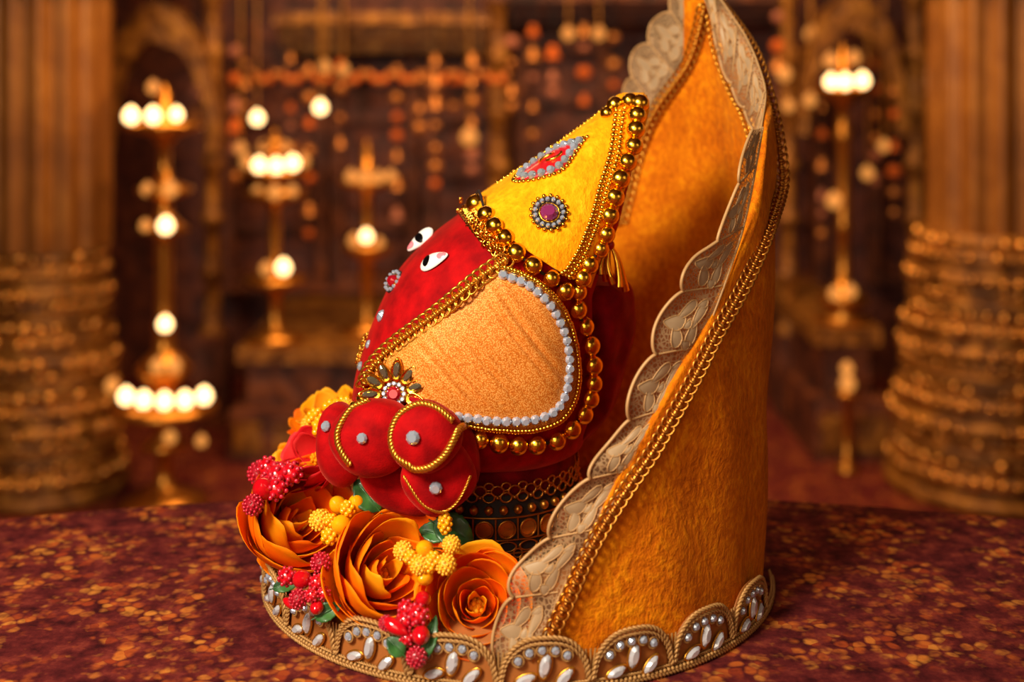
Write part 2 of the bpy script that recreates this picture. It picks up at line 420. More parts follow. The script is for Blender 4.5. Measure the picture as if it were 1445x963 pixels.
# long stepped plinths along the back
def plinth(px0, px1, Y, pytop, label):
    a, b = P(px0, pytop, Y), P(px1, pytop, Y); t = thing('stepped_plinth', ((a.x+b.x)/2, (Y+6.98)/2, 0), label, 'plinth', None, 'thing')
    h = a.z
    MB().box((a.x, Y, 0), (b.x, 6.98, h*.45)).build('lower_step', M_wood, t)
    MB().box((a.x+.06, Y+.12, h*.45), (b.x-.06, 6.98, h*.86)).build('upper_step', M_wood, t)
    MB().box((a.x+.02, Y+.08, h*.86), (b.x-.02, 6.98, h)).build('cap_slab', M_gilt, t)
    mb = MB()
    n = int((b.x-a.x)/.16)
    for k in range(n):
        x = a.x+(b.x-a.x)*(k+.5)/n; mb.box((x-.06, Y-.015, h*.08), (x+.06, Y, h*.36))
    mb.build('carved_panel_row', M_gilt, t)
plinth(322, 664, 5.5, 498, 'long stepped dark plinth at the back carrying the two lower lamps')
plinth(1150, 1258, 5.5, 468, 'short stepped plinth at the back between hood and right pedestal')

# -------- brass lamps
def globes(t, lst, Y, rad=9.5):
    for it in lst:
        px, py, m = it[:3]; r = (it[3] if len(it) > 3 else rad); y = Y-(it[4] if len(it) > 4 else .03); c = P(px, py, y); rr = r*y/F
        mb = MB()
        prof = [(0, -rr), (rr*.6, -rr*.82), (rr*.95, -rr*.3), (rr, .1*rr), (rr*.8, rr*.62), (rr*.42, rr*1.02), (0, rr*1.35)]
        mb.lathe(prof, c, 12); mb.build('flame', M_flame if m else M_flame_dim, t)
def lamp(px, Y, prof, lights, label, name='oil_lamp'):
    zb = P(px, prof[0][1], Y).z; c = P(px, 100, Y); c.z = zb
    t = thing(name, c, label, 'lamp', 'brass lamps in the hall')
    pr = [(r*Y/F, P(px, py, Y).z) for r, py in prof]
    cc = Vector((c.x, c.y, 0)); k = len(pr)
    cuts = [0]+[i for i in range(2, k-2) if prof[i][0] > 35 and prof[i][0] >= prof[i-1][0] and prof[i][0] > prof[i+1][0]]+[k-1]
    MB().lathe([(0, pr[0][1])]+pr[:cuts[1]+2], cc, 28).build('foot', M_brass, t)
    MB().lathe(pr[cuts[1]+1:], cc, 28).build('stem_and_trays', M_brass, t)
    globes(t, lights, Y)
    return t
def arc(px, R_, dxs, py, Y, m=1, r=9.5):
    out = []
    for dx in dxs:
        d = math.sqrt(max(0, R_*R_-dx*dx)); out.append((px+dx, py-(R_-d)*.24, m, r, d*Y/F))
    return out
Y1 = 4.93
lamp(232, Y1, [(58, 716), (60, 706), (34, 694), (14, 684), (11, 640), (34, 632), (30, 624), (13, 612), (11, 600), (34, 592), (72, 581), (73, 573), (24, 566), (20, 545), (32, 530), (40, 520), (28, 505), (16, 495), (13, 470), (16, 462), (12, 450),
    (13, 430), (11, 420), (13, 410), (11, 400), (13, 390), (11, 380), (13, 370), (11, 360), (13, 350), (11, 340), (16, 332), (38, 325), (20, 312), (12, 300), (10, 282), (38, 272), (40, 266), (12, 255), (8, 230), (9, 205), (20, 192), (54, 181), (55, 174), (12, 168), (8, 130), (0, 118)],
    arc(232, 66, (-54, -29, 0, 29, 56), 567, Y1, 1, 11)+[(185, 164, 1, 11, .12), (216, 164, 1, 11, .14), (249, 162, 1, 9, .1), (216, 124, 0, 9), (234, 319, 1, 11, .1), (233, 458, 1, 10, .05), (222, 517, 0, 10, .1), (246, 517, 0, 10, .1), (158, 545, 0, 10, .02), (205, 319, 0, 8, .08), (240, 268, 0, 11, .1), (208, 268, 0, 9, .08), (240, 618, 0, 9, .1), (284, 623, 0, 8, .05)],
    'tall tiered brass oil lamp glowing beside the left column')
Y2 = 5.75
lamp(388, Y2, [(40, 481), (42, 474), (18, 468), (10, 462), (9, 420), (14, 410), (42, 400), (44, 392), (12, 384), (8, 360), (9, 330), (7, 300), (12, 288), (44, 278), (46, 268), (12, 262), (9, 255), (48, 248), (52, 240), (14, 236), (10, 210), (24, 204), (8, 196), (0, 180)],
    [(348, 229, 0, 9, .08), (366, 234, 1, 10, .13), (390, 235, 1, 10, .15), (413, 231, 1, 10, .13), (428, 228, 0, 9, .08), (376, 380, 0, 9, .13), (400, 378, 1, 10, .14), (372, 208, 0, 8, .02), (402, 208, 0, 8, .02), (388, 272, 0, 10, .14), (412, 270, 0, 8, .1), (364, 271, 0, 8, .1)],
    'two-tier brass lamp with a bright top row, on the plinth left of the red face')
Y3 = 5.95
lamp(518, Y3, [(36, 468), (38, 462), (14, 456), (9, 450), (9, 400), (14, 390), (9, 370), (36, 352), (38, 346), (10, 340), (8, 300), (9, 270), (40, 262), (42, 254), (10, 248), (7, 215), (0, 195)],
    [(496, 250, 0, 9, .11), (514, 251, 0, 9, .13), (533, 251, 0, 9, .13), (551, 249, 0, 8, .1), (517, 334, 1, 8.5, .13), (500, 340, 0, 9, .1), (535, 343, 0, 7, .1)],
    'dim brass lamp close behind the red face, two small trays')
Y4 = 5.75
lamp(1190, Y4, [(38, 452), (40, 446), (16, 438), (34, 428), (36, 418), (18, 404), (10, 396), (9, 330), (14, 322), (9, 312), (10, 200), (15, 190), (9, 180), (8, 150), (38, 132), (42, 124), (12, 118), (8, 80), (0, 60)],
    [(1173, 116, 1, 9.5, .12), (1193, 116, 1, 10, .14), (1217, 114, 1, 10, .12), (1172, 86, 0, 10, .04), (1205, 82, 0, 9, .04), (1177, 284, 0, 11, .08), (1178, 415, 0, 9, .1), (1200, 412, 0, 9, .1)],
    'brass lamp with a bright triple light, between the hood and the right column')
def hanging(px, py, m, r, Y, label, length_px=None):
    c = P(px, py, Y); rr = r*Y/F
    t = thing('hanging_lamp', (c.x, Y, c.z-rr*1.5), label, 'hanging lamp', 'small lamps hung on chains')
    MB().tube([(c.x, Y, c.z+rr*1.2), (c.x, Y, 3.6)], .006, 6).build('chain', M_brass, t)
    MB().lathe([(0, c.z-rr*1.5), (rr*.4, c.z-rr*1.4), (rr*1.0, c.z-rr*.9), (rr*1.05, c.z-rr*.75), (0, c.z-rr*.8)], (c.x, Y, 0), 16).build('bowl', M_brass, t)
    globes(t, [(px, py, m, r)], Y)
H = [(452, 152, 1, 9, 'bright hanging lamp above and right of the two-tier lamp'), (363, 167, 1, 9, 'bright hanging lamp just above the two-tier lamp'),
     (458, 95, 0, 9, 'dim hanging lamp high over the red face, left of a pair'), (485, 99, 0, 8, 'dim hanging lamp high over the red face, right of a pair'),
     (662, 194, 0, 12, 'amber hanging lamp just left of the crown'), (802, 48, 0, 9, 'dim hanging lamp above the crown, left of a pair'), (845, 48, 0, 9, 'dim hanging lamp above the crown, right of a pair'),
     (1145, 48, 0, 10, 'dim hanging lamp right of the hood tip'), (1107, 105, 0, 10, 'dim hanging lamp touching the hood edge near its lace'), (1143, 142, 0, 9, 'dim hanging lamp below and left of the triple light'),
     (1224, 245, 0, 9, 'dim hanging lamp below and right of the triple light'), (1247, 206, 0, 8, 'dim hanging lamp beside the right pilaster'), (1113, 150, 0, 8, 'dim hanging lamp beside the hood, lowest of that side'),
     (340, 210, 0, 8, 'dim hanging lamp beside the slender left pilaster')]
for k, (px, py, m, r, lb) in enumerate(H): hanging(px, py, m, r, 5.9+.11*(k % 4), lb)
tl = thing('floor_candle', P(1195, 566, 5.35), 'small amber candle pair low in front of the right plinth', 'candle')
pz = P(1195, 566, 5.35).z
MB().lathe([(0, 0), (.05, 0), (.055, .02), (.02, .04), (.015, pz), (.05, pz+.02), (.055, pz+.04), (0, pz+.05)], P(1195, 566, 5.35)*Vector((1, 1, 0)) if 0 else Vector((P(1195, 566, 5.35).x, 5.35, 0)), 16).build('stand', M_brass, tl)
globes(tl, [(1195, 521, 0, 9), (1196, 542, 0, 11)], 5.35)
# -------- hanging strings of brass bells and balls
M_bell = mat('bell_brass', S(206, 128, 62), .45, .6)
M_mari = mat('marigold_ball', S(210, 96, 22), .8)
M_rosy = mat('rosy_ball', S(176, 104, 78), .6, .2)
gs = [(332, 60, 250, 'beside the slender left pilaster'), (345, 60, 150, 'over the two-tier lamp'), (410, 80, 210, 'right of the two-tier lamp'), (436, 80, 330, 'between the two back lamps, longest there'), (480, 80, 200, 'left of the dim back lamp'),
      (560, 80, 300, 'right of the dim back lamp'), (592, 80, 180, 'left of the slender middle pilaster, shorter'), (614, 80, 260, 'mid hall beside a shorter one'), (640, 80, 150, 'above the amber hanging lamp'), (666, 80, 240, 'just left of the middle pilaster'),
      (722, 40, 150, 'just right of the middle pilaster'), (752, 40, 190, 'above the red jewelled crown medallion'), (780, 40, 130, 'above the crown, short'), (824, 40, 140, 'above the crown, between two dim lamps'), (866, 40, 120, 'left of the hood lace'),
      (1098, 20, 90, 'right of the hood tip'), (1160, 20, 330, 'left of the triple light'), (1236, 20, 250, 'right of the triple light'), (1262, 40, 300, 'beside the right pilaster'), (275, 60, 160, 'beside the tall lamp top'), (1320, 30, 120, 'at the right column capital')]
for k, (px, a, b, where) in enumerate(gs):
    Y = 6.15+.12*(k % 3); t = thing('hanging_garland', P(px, b, Y), 'string of brass and orange balls hanging '+where, 'garland', 'strings of balls hung across the hall')
    top = P(px, a, Y); bot = P(px, b, Y)
    MB().tube([(top.x, Y, 3.6), bot], .004, 5).build('cord', M_dark, t)
    y = b; rnd = random.Random(k)
    while y > a:
        r = rnd.uniform(6, 11); M_ = rnd.choice([M_bell, M_mari, M_rosy, M_bell]); c = P(px, y, Y); rr = r*Y/F
        if rnd.random() < .5: MB().sphere(c, (rr, rr, rr*.92), 10, 7).build('ball', M_, t)
        else: MB().lathe([(rr*1.1, c.z-rr), (rr, c.z-rr*.8), (rr*.7, c.z), (rr*.55, c.z+rr*.6), (0, c.z+rr)], (c.x, c.y, 0), 12).build('bell', M_, t)
        y -= rnd.uniform(24, 44)
# scalloped toran valance under the cornice
for k in range(9):
    px = 372+k*41; Y = 6.3; t = thing('toran_swag', P(px, 128, Y), 'orange swag of beads, number %s from the left along the cornice' % ['first', 'second', 'third', 'fourth', 'fifth', 'sixth', 'seventh', 'eighth', 'ninth'][k], 'swag', 'bead swags below the cornice')
    t['label'] = 'orange bead swag under the cornice, %s from the left' % ['first', 'second', 'third', 'fourth', 'fifth', 'sixth', 'seventh', 'eighth', 'ninth'][k]
    pts = [P(px-19+38*q/10, 100+14*(1-((q-5)/5)**2), Y) for q in range(11)]
    MB().tube(pts, .006, 6).build('cord', M_mari, t)
    for q in range(1, 10, 2): MB().sphere(pts[q], .024, 8, 6).build('bead', M_bell if q % 4 == 1 else M_mari, t)

# ================================================================== table
TC = Vector((0, .9, 0)); TA, TB = 1.9, 1.24
t = thing('oval_table', (0, .9, 0), 'broad oval table top hidden under the brocade cloth that carries the figure', 'table')
def oval(rows, n=240):
    return [[TC+Vector((TA*k*math.cos(2*PI*q/n), TB*k*math.sin(2*PI*q/n), z)) for q in range(n)] for k, z in rows]
MB().grid(oval([(0, .93), (.975, .93), (.98, .99), (0, .99)]), True).build('tabletop', M_wood, t)
for x_ in (-.9, .9): MB().lathe([(0, 0), (.4, 0), (.4, .04), (.09, .08), (.07, .5), (.09, .88), (.2, .93), (0, .93)], TC+Vector((x_, 0, 0)), 32).build('pedestal_leg', M_wood, t)
mb = MB(); rows = []
for k, z, wv in ((0, 1.0, 0), (.5, 1.0, 0), (.9, 1.0, 0), (.975, .999, 0), (.990, .992, 0), (1.0, .97, .002), (1.005, .8, .010), (1.01, .55, .016)):
    rows.append([TC+Vector((TA*(k+wv*math.sin(a*26))*math.cos(a), TB*(k+wv*math.sin(a*26))*math.sin(a), z)) for a in [2*PI*q/240 for q in range(240)]])
mb.grid(rows, True)
o = mb.build('tablecloth', M_carpet); tag(o, 'maroon brocade cloth with orange floral pattern spread over the oval table', 'tablecloth')

# ================================================================== display base
ZT = 1.0; C0 = Vector((.0085, 1.777, ZT)); RB = .345; HB = .052
t_base = thing('display_base', C0, 'round low cloth-covered base edged with gemmed gold lace, under the whole figure', 'base')
MB().lathe([(0, 0.0), (RB-.014, .0), (RB-.011, .004), (RB-.011, HB-.008), (RB-.016, HB-.001), (0, HB)], C0, 128).build('base_board', M_sidecloth, t_base)
def cyl(ang, z, R_=RB, off=0):
    a = math.radians(ang); return C0+Vector(((R_+off)*math.cos(a), (R_+off)*math.sin(a), z))
def cyl_frame(ang, roll=0):
    a = math.radians(ang); M = frame((math.cos(a), math.sin(a), 0)); return M @ Matrix.Rotation(roll, 3, 'Z')
SW = 17.3
lace = MB(); rope = MB(); back = MB()
offR = .0075
def rope_path(mb, pts, r=.0022, strands=2, turns_per=.012):
    """twisted cord"""
    n = len(pts); Ltot = length(pts)
    for s_ in range(strands):
        out = []; nx = None
        for i, p in enumerate(pts):
            tt = (pts[min(i+1, n-1)]-pts[max(i-1, 0)]).normalized()
            nx = tt.orthogonal() if nx is None else nx-tt*nx.dot(tt)
            nx.normalize(); ny = tt.cross(nx); a = 2*PI*(Ltot*i/(n-1)/turns_per+s_/strands)
            out.append(p+(nx*math.cos(a)+ny*math.sin(a))*r*.75)
        mb.tube(out, r*.72, 6)
nsc = 13
gem_list = []; round_list = []
for k in range(-1, nsc):
    a1 = -42-SW*k+SW*.0; a0 = a1-SW; ac = (a0+a1)/2      # each scallop spans a0..a1
    Hs = .066
    for dd, rr in ((0, .0024), (.0065, .0017)):
        path = []
        for q in range(25):
            u = -1+2*q/24; z = .014+(Hs-.014-dd)*(1-abs(u)**2.6)**.55
            path.append(cyl(ac+u*(SW*.49-dd*130*.5), z, RB+.004 if 1 else RB, .004+.002*(1-abs(u))))
        rope_path(lace, even(path, 60), rr)
    # inner little arches with round stones
    for q, u in enumerate((-.72, -.42, -.08, .28, .60)):
        zz = .014+(Hs-.020)*(1-abs(u)**2.6)**.55-.009
        cc = cyl(ac+u*SW*.40, zz, RB, offR); round_list.append((cc, cyl_frame(ac+u*SW*.4), .0050))
        lace.torus(cc, .0066, .0013, cyl_frame(ac+u*SW*.4), 14, 5)
    # leaf stones
    for du, zz, rx, ry, roll in ((-.42, .018, .0118, .0052, .35), (.0, .033, .0138, .0066, 1.35), (.42, .019, .0122, .0054, .75)):
        cc = cyl(ac+du*SW*.5, zz, RB, offR-.001); M_ = cyl_frame(ac+du*SW*.5, roll)
        gem_list.append((cc, M_, rx, ry))
        pass
    bk = []
    for q in range(17):
        u = -1+2*q/16; top = .010+(Hs-.012)*(1-abs(u)**2.6)**.55
        bk.append([cyl(ac+u*SW*.49, top*w_/4, RB, .002) for w_ in range(5)])
    back.grid(bk)
    # sprig between scallops
    for u in (-.012, 0, .012):
        lace.tube([cyl(a0+u*80*q/6*1.0, .010+.038*q/6, RB, offR-.002) for q in range(7)], .0013, 5)
# rows along the foot of the trim
ring = [cyl(-12-SW*nsc*q/700+8, .0045, RB, .007) for q in range(701)]
rope_path(rope, ring, .0026, 2, .010)
ring2 = [cyl(-12-SW*nsc*q/700+8, .0115, RB, .0055) for q in range(701)]
rope_path(rope, ring2, .0015, 2, .008)
for q in range(240): 
    a = -6-SW*nsc*q/240; rope.sphere(cyl(a, .0082, RB, .008), .0026, 7, 5)
back.build('trim_backing', M_sidecloth, t_base, solid=.0015); lo = lace.build('trim_lace', M_thread, t_base); rope.build('trim_cord', M_thread, t_base)
for c, M_, rx, ry in gem_list:
    so = MB().torus(c, 1, .16, M_ @ Matrix.Diagonal((rx*1.10, ry*1.16, .0105)), 22, 5).build('gem_setting', M_gold, t_base)
    MB().gem(c, M_, rx, ry, .0055, 12).build('leaf_gem', M_white_gem, so)
for c, M_, r in round_list: MB().gem(c, M_, r, r, .0042, 8).build('round_gem', M_crystal, lo)

# ================================================================== hood
def hoodR(z): return .339+.018*max(0, min(1, z/.55))-.17*max(0, z-.60)
EDGE = [(-87, .030), (-80, .118), (-74, .196), (-66, .278), (-58, .345), (-50, .400), (-42, .455), (-34, .525), (-27, .590), (-19, .636), (-11, .664), (-3, .705), (5, .742), (14, .780), (22, .818), (28, .842), (31.5, .852), (34, .80), (38, .715), (44, .672), (51, .625), (55, .565), (60, .49), (75, .40), (90, .28), (105, .14), (112, .06)]
t_hood = thing('velvet_hood', C0+Vector((0, 0, HB)), 'tall pointed golden yellow plush hood curving behind the figure', 'hood')
def hp(ang, z, off=0):
    a = math.radians(ang); R_ = hoodR(z)+off; return C0+Vector((R_*math.cos(a), R_*math.sin(a), z))
NA = 150; rows_o = []; rows_i = []
shell = MB(); colsA = []
for i in range(NA+1):
    ang = -87+199*i/NA; ze = smooth(EDGE, ang); z0 = .004 if ang < 120 else HB
    nz = 56; oc = []; ic = []
    for j in range(nz+1):
        z = z0+(ze-z0)*j/nz; wob = .0022*math.sin(z*23+ang*.11)+.0016*math.sin(ang*.31+z*9)
        oc.append(hp(ang, z, wob)); ic.append(hp(ang, z, wob-.011))
    cap = [hp(ang, ze+.004, -.002), hp(ang, ze+.0055, -.0055), hp(ang, ze+.004, -.009)]
    colsA.append(oc+cap+ic[::-1])
shell.grid(colsA)
shell.add(colsA[0], [tuple(range(len(colsA[0])))]); shell.add(colsA[-1], [tuple(range(len(colsA[-1])))[::-1]])
shell.build('plush_shell', M_hood, t_hood)
B_hood = shell.bvh()

def cyl_hit(px, py, far=False, dR=0.0):
    """where a sight line meets the hood cylinder"""
    d = RAY(px, py); R_ = .347+dR
    for _ in range(4):
        ox, oy = -C0.x, -C0.y; a = d.x*d.x+d.y*d.y; b = 2*(ox*d.x+oy*d.y); c = ox*ox+oy*oy-R_*R_; D = b*b-4*a*c
        D = max(D, 0); s = (-b+(1 if far else -1)*math.sqrt(D))/(2*a); p = CAM+d*s
        R_ = hoodR(p.z-ZT)+dR
    return p
def braid(mb, path, w=.0075, step=.0095, thick=.0016):
    n = max(6, int(length(path)/step)); pts = even(path, n)
    ax = Vector((C0.x, C0.y, 0))
    for i, p in enumerate(pts):
        tt = (pts[min(i+1, n-1)]-pts[max(i-1, 0)]).normalized()
        nn = (CAM-p).normalized(); sd = tt.cross(nn).normalized(); nn = sd.cross(tt)
        M_ = Matrix((tt, sd, nn)).transposed()
        for s_ in (-1, 1):
            Mr = M_ @ Matrix.Rotation(s_*.5, 3, 'X') @ Matrix.Rotation(s_*.4, 3, 'Z')
            mb.torus(p+sd*s_*w*.48+tt*(s_*step*.25), w*.62, thick, Mr, 12, 5, 1.15, .85)
        mb.torus(p+nn*.002, w*.36, thick, M_ @ Matrix.Rotation(.9, 3, 'Y'), 10, 5)
        mb.sphere(p+nn*.0035+tt*step*.5, thick*1.35, 6, 5)
    mb.tube(even(path, n*2), thick*1.6, 6)
mb = MB()
op = [cyl_hit(x, y, False, .006) for x, y in ((764, 933), (778, 895), (800, 850), (826, 790), (852, 742), (884, 692), (920, 640), (950, 588), (982, 530), (1012, 470), (1040, 422), (1066, 370), (1084, 325))]
op += [hp(-13.5, .548, .006), hp(-10, .585, .006), hp(-6, .63, .006), hp(-2, .672, .006), hp(4, .726, .006), hp(12, .764, .006), hp(20, .800, .006), hp(27, .835, .006), hp(32, .85, .004)]
braid(mb, spl(op, 300), .0092, .0108, .0019); mb.build('outer_braid', M_oldgold, t_hood)
mb = MB()
ipr = [cyl_hit(x, y, True, -.015) for x, y in ((1003, 22), (1009, 60), (1020, 95), (1035, 130), (1050, 158), (1060, 188))]
braid(mb, spl(ipr, 60), .0075, .0095, .0018); mb.build('inner_braid', M_gold, t_hood)
mb = MB()
ipl = [cyl_hit(x, y, True, -.016) for x, y in ((994, 10), (985, 50), (972, 88), (952, 118), (930, 148), (912, 182), (898, 226), (888, 268), (878, 310))]
braid(mb, spl(ipl, 120), .0110, .0125, .0021); mb.build('inner_braid', M_gold, t_hood)

def lace_strip(root, tip, nscal, n=240, ripple=.004, vmin=.80, bulge=0):
    """a ribbon between two 3-D curves with a scalloped free edge: net, cord along the edge, leaf motifs"""
    R_ = spl(root, n); T_ = spl(tip, n); net = MB(); cord = MB(); mot = MB(); rows = []
    def pt(u, v):
        x = u*(n-1); i = min(n-2, int(x)); f = x-i
        a = R_[i].lerp(R_[i+1], f); b = T_[i].lerp(T_[i+1], f); d = (CAM-a).normalized()
        return a.lerp(b, v)+d*bulge*math.sin(PI*min(1, v))**.7+d*ripple*(math.sin(u*nscal*2*PI+.6)*v+.6*math.sin(v*5+u*31))
    vm = lambda u: vmin+(1.06-vmin)*abs(math.sin(PI*u*nscal))**.55
    for i in range(n):
        u = i/(n-1); rows.append([pt(u, vm(u)*k/10) for k in range(11)])
    net.grid(rows); 
    cord.tube([pt(i/(4*n-1), vm(i/(4*n-1)))+Vector((0, -.001, 0)) for i in range(4*n)], .0021, 6)
    cord.tube([pt(i/(n-1), .02) for i in range(n)], .0016, 5)
    for s_ in range(nscal):
        u0 = (s_+.5)/nscal; du = 1/nscal
        c0 = pt(u0-du*.5, .78); mid = pt(u0-du*.47, .1)
        cord.tube([pt(u0-du*(.5-.02*q), .78-.70*q/8) for q in range(9)], .0014, 5)
        for (cu, cv, a, b, ang) in ((0, .72, .27, .13, 1.57), (-.20, .58, .24, .11, .7), (.20, .58, .24, .11, 2.44), (-.13, .30, .25, .11, .15), (.15, .30, .25, .11, 2.95), (0, .44, .09, .09, 0), (-.32, .34, .13, .08, 1.2), (.33, .32, .13, .08, 1.9)):
            w_ = (R_[int(u0*(n-1))]-T_[int(u0*(n-1))]).length; l_ = length(R_)*du; asp = max(.35, min(2.5, w_/max(l_, 1e-6)))
            ring_ = []; dome = []
            for q in range(14):
                th = 2*PI*q/14; ex = a*math.cos(th); ey = b*math.sin(th)*(1-.5*math.cos(th))
                X_ = ex*math.cos(ang)-ey*math.sin(ang); Y_ = ex*math.sin(ang)+ey*math.cos(ang)
                u = min(.999, max(.001, u0+(cu+X_*.9)*du)); v = cv+Y_*.8
                p = pt(u, v); ring_.append(p+(CAM-p).normalized()*.0012)
            cc = sum(ring_, Vector())/14; cc += (CAM-cc).normalized()*.0022
            mot.add(ring_+[cc], [(q, (q+1) % 14, 14) for q in range(14)])
            cord.tube(ring_, .0009, 4, True)
    return net, cord, mot
def lace_part(root, tip, ns, parent, **kw):
    a, b, c = lace_strip(root, tip, ns, **kw); o = a.build('lace_edging', M_net, parent); b.build('scallop_cord', M_lacecord, o); c.build('leaf_motif', M_motif, o); return o
# front right run (free edge towards the figure)
rt = [(752, 945), (772, 893), (794, 836), (822, 783), (852, 733), (888, 676), (922, 620), (952, 566), (978, 515), (1000, 464), (1018, 418), (1034, 372), (1048, 328), (1060, 275), (1070, 220), (1077, 180)]
tp = [(690, 936), (704, 878), (716, 826), (752, 776), (788, 722), (826, 668), (866, 618), (888, 566), (910, 508), (932, 452), (958, 400), (982, 364), (1010, 336), (1030, 290), (1046, 230), (1058, 185)]
lace_part([cyl_hit(x, y, False, -.003) for x, y in rt], [cyl_hit(x, y, False, -.002) for x, y in tp], 9, t_hood)
# fold over the upper right edge, hanging down the inside
rt = [hp(-22, .628, -.010)]+[hp(a, smooth(EDGE, a)+.014, -.001) for a in (-11, -3, 5, 12, 19, 26, 31)]
tp = [cyl_hit(x, y, True, -.026) for x, y in ((1056, 210), (1062, 186), (1056, 166), (1042, 140), (1026, 108), (1014, 76), (1008, 50), (1003, 20))]
lace_part(rt, tp, 5, t_hood, n=140, ripple=.004, vmin=.95, bulge=.026)
# upper left run, standing up beyond the edge
rt = [cyl_hit(x, y, True, -.005) for x, y in ((996, 0), (984, 50), (970, 86), (948, 118), (922, 150), (904, 190))]
tp = [P(960, -40, 2.02), P(940, 10, 2.05), P(918, 40, 2.07), P(894, 80, 2.09), P(884, 112, 2.10), P(878, 160, 2.10)]
lace_part(rt, tp, 4, t_hood, n=120)

# ================================================================== pedestal ring under the head
PC = P(692, 700, 1.74); PC.z = ZT
t_ped = thing('pedestal_ring', PC+Vector((0, 0, HB)), 'dark round pedestal banded with antique gold filigree and beads, under the head', 'pedestal')
PR = .118
MB().lathe([(0, HB), (PR, HB), (PR+.004, HB+.012), (PR, HB+.02), (PR, .158), (PR-.004, .160), (0, .160)], PC, 64).build('drum', M_dark, t_ped)
MB().lathe([(PR-.02, .158), (PR-.002, .158), (PR-.001, .185), (PR-.012, .205), (PR-.03, .215), (0, .215)], PC, 64).build('cloth_cuff', M_maroon, t_ped)
fil = MB(); bd = MB(); lat = MB(); mirr = []
NQ = 34
def pc(a, z, off): return PC+Vector(((PR+off)*math.cos(a), (PR+off)*math.sin(a), z))
def pf(a): return frame((math.cos(a), math.sin(a), 0))
for q in range(NQ):
    a = 2*PI*q/NQ
    for dz, da, r in ((.166, 0, .0075), (.158, .5, .0070), (.172, .5, .0055)):
        aa = a+da*2*PI/NQ; fil.torus(pc(aa, dz, .003), r, .0014, pf(aa), 12, 5, 1.1, .9)
    fil.sphere(pc(a, .158, .004), .0026, 6, 5)
for q in range(40): a = 2*PI*q/40; bd.sphere(pc(a, .142, .004), .0062, 10, 7)
NM = 26
for q in range(NM):
    a = 2*PI*(q+.3)/NM; M_ = pf(a)
    lat.torus(pc(a, .116, .003), .0112, .0015, M_, 16, 5); mirr.append((pc(a, .116, .001), M_))
    lat.tube([pc(a+PI/NM, z, .003) for z in (.103, .116, .130)], .0014, 5)
    for zz in (.094, .076):
        lat.torus(pc(a, zz, .003), .0100, .0014, M_, 16, 5, 1.25, .62)
        lat.torus(pc(a+PI/NM, zz-.009, .003), .006, .0012, M_, 10, 5)
for z in (.131, .102, .085, .066): lat.tube([pc(2*PI*k/90, z, .002) for k in range(90)], .0014, 5, True)
fil.build('filigree_band', M_oldgold, t_ped); bd.build('bead_row', M_oldgold, t_ped); lo = lat.build('lattice_band', M_oldgold, t_ped)
for i, (c, M_) in enumerate(mirr):
    if math.sin(2*PI*(i+.3)/NM) < .35:
        MB().lathe([(0, 0), (.0098, 0), (.0098, .0015), (.008, .0022), (0, .0024)], (0, 0, 0), 18)
        mb = MB(); n = 18; mb.add([c+M_ @ Vector((.0098*math.cos(2*PI*k/n), .0098*math.sin(2*PI*k/n), .0012)) for k in range(n)]+[c+M_ @ Vector((0, 0, .0022))], [(k, (k+1) % n, n) for k in range(n)])
        mb.build('mirror_disc', M_mirror, lo)

# ================================================================== the elephant head
YH = 1.72
SLICE = [(136, 886, 902, .006), (150, 868, 905, .022), (175, 836, 903, .042), (200, 802, 899, .058), (230, 758, 893, .078), (260, 712, 886, .096), (290, 668, 878, .112), (320, 624, 870, .126), (350, 590, 854, .138), (385, 560, 844, .147), (420, 541, 836, .152), (460, 524, 836, .155), (500, 510, 838, .155),
         (540, 501, 838, .153), (575, 498, 834, .147), (600, 506, 826, .136), (620, 530, 822, .120), (636, 572, 796, .095), (646, 620, 760, .06), (649, 680, 704, .01)]
tabL = [(s[0], s[1]) for s in SLICE]; tabR = [(s[0], s[2]) for s in SLICE]; tabD = [(s[0], s[3]) for s in SLICE]
def head_mesh(grow=0, ny=90, na=96, y0=136, y1=649):
    mb = MB(); rows = []
    for i in range(ny+1):
        tt = i/ny; tt = .5-.5*math.cos(PI*tt)*(.35)-.5*(1-2*tt)*.65; py = y0+(y1-y0)*tt
        l, r, d = smooth(tabL, py), smooth(tabR, py), smooth(tabD, py)
        a, b = P(l, py, YH), P(r, py, YH); cx_, hx = (a.x+b.x)/2, (b.x-a.x)/2+grow; dd = d+grow
        row = []
        for k in range(na):
            th = 2*PI*k/na; c_, s_ = math.cos(th), math.sin(th); e = 2/2.35
            row.append(Vector((cx_+hx*math.copysign(abs(c_)**e, c_), YH+dd*math.copysign(abs(s_)**e, s_), a.z)))
        rows.append(row)
    mb.grid(rows, True); mb.add(rows[0], [tuple(range(na))]); mb.add(rows[-1], [tuple(range(na))[::-1]])
    return mb
HM = head_mesh(); B_head = HM.bvh()
def hit(px, py, bv, off=0, toward=None):
    """point and normal of a surface on a sight line; walks towards `toward` where the line misses"""
    x, y = px, py
    for k in range(60):
        d = RAY(x, y).normalized(); loc, n, i, ds = bv.ray_cast(CAM, d)
        if loc is not None:
            if n.dot(d) > 0: n = -n
            return loc+n*off, n
        if toward is None: toward = (700, 450)
        v = Vector((toward[0]-x, toward[1]-y)); v.normalize(); x += v.x*1.0; y += v.y*1.0
    return P(px, py, YH), Vector((0, -1, 0))
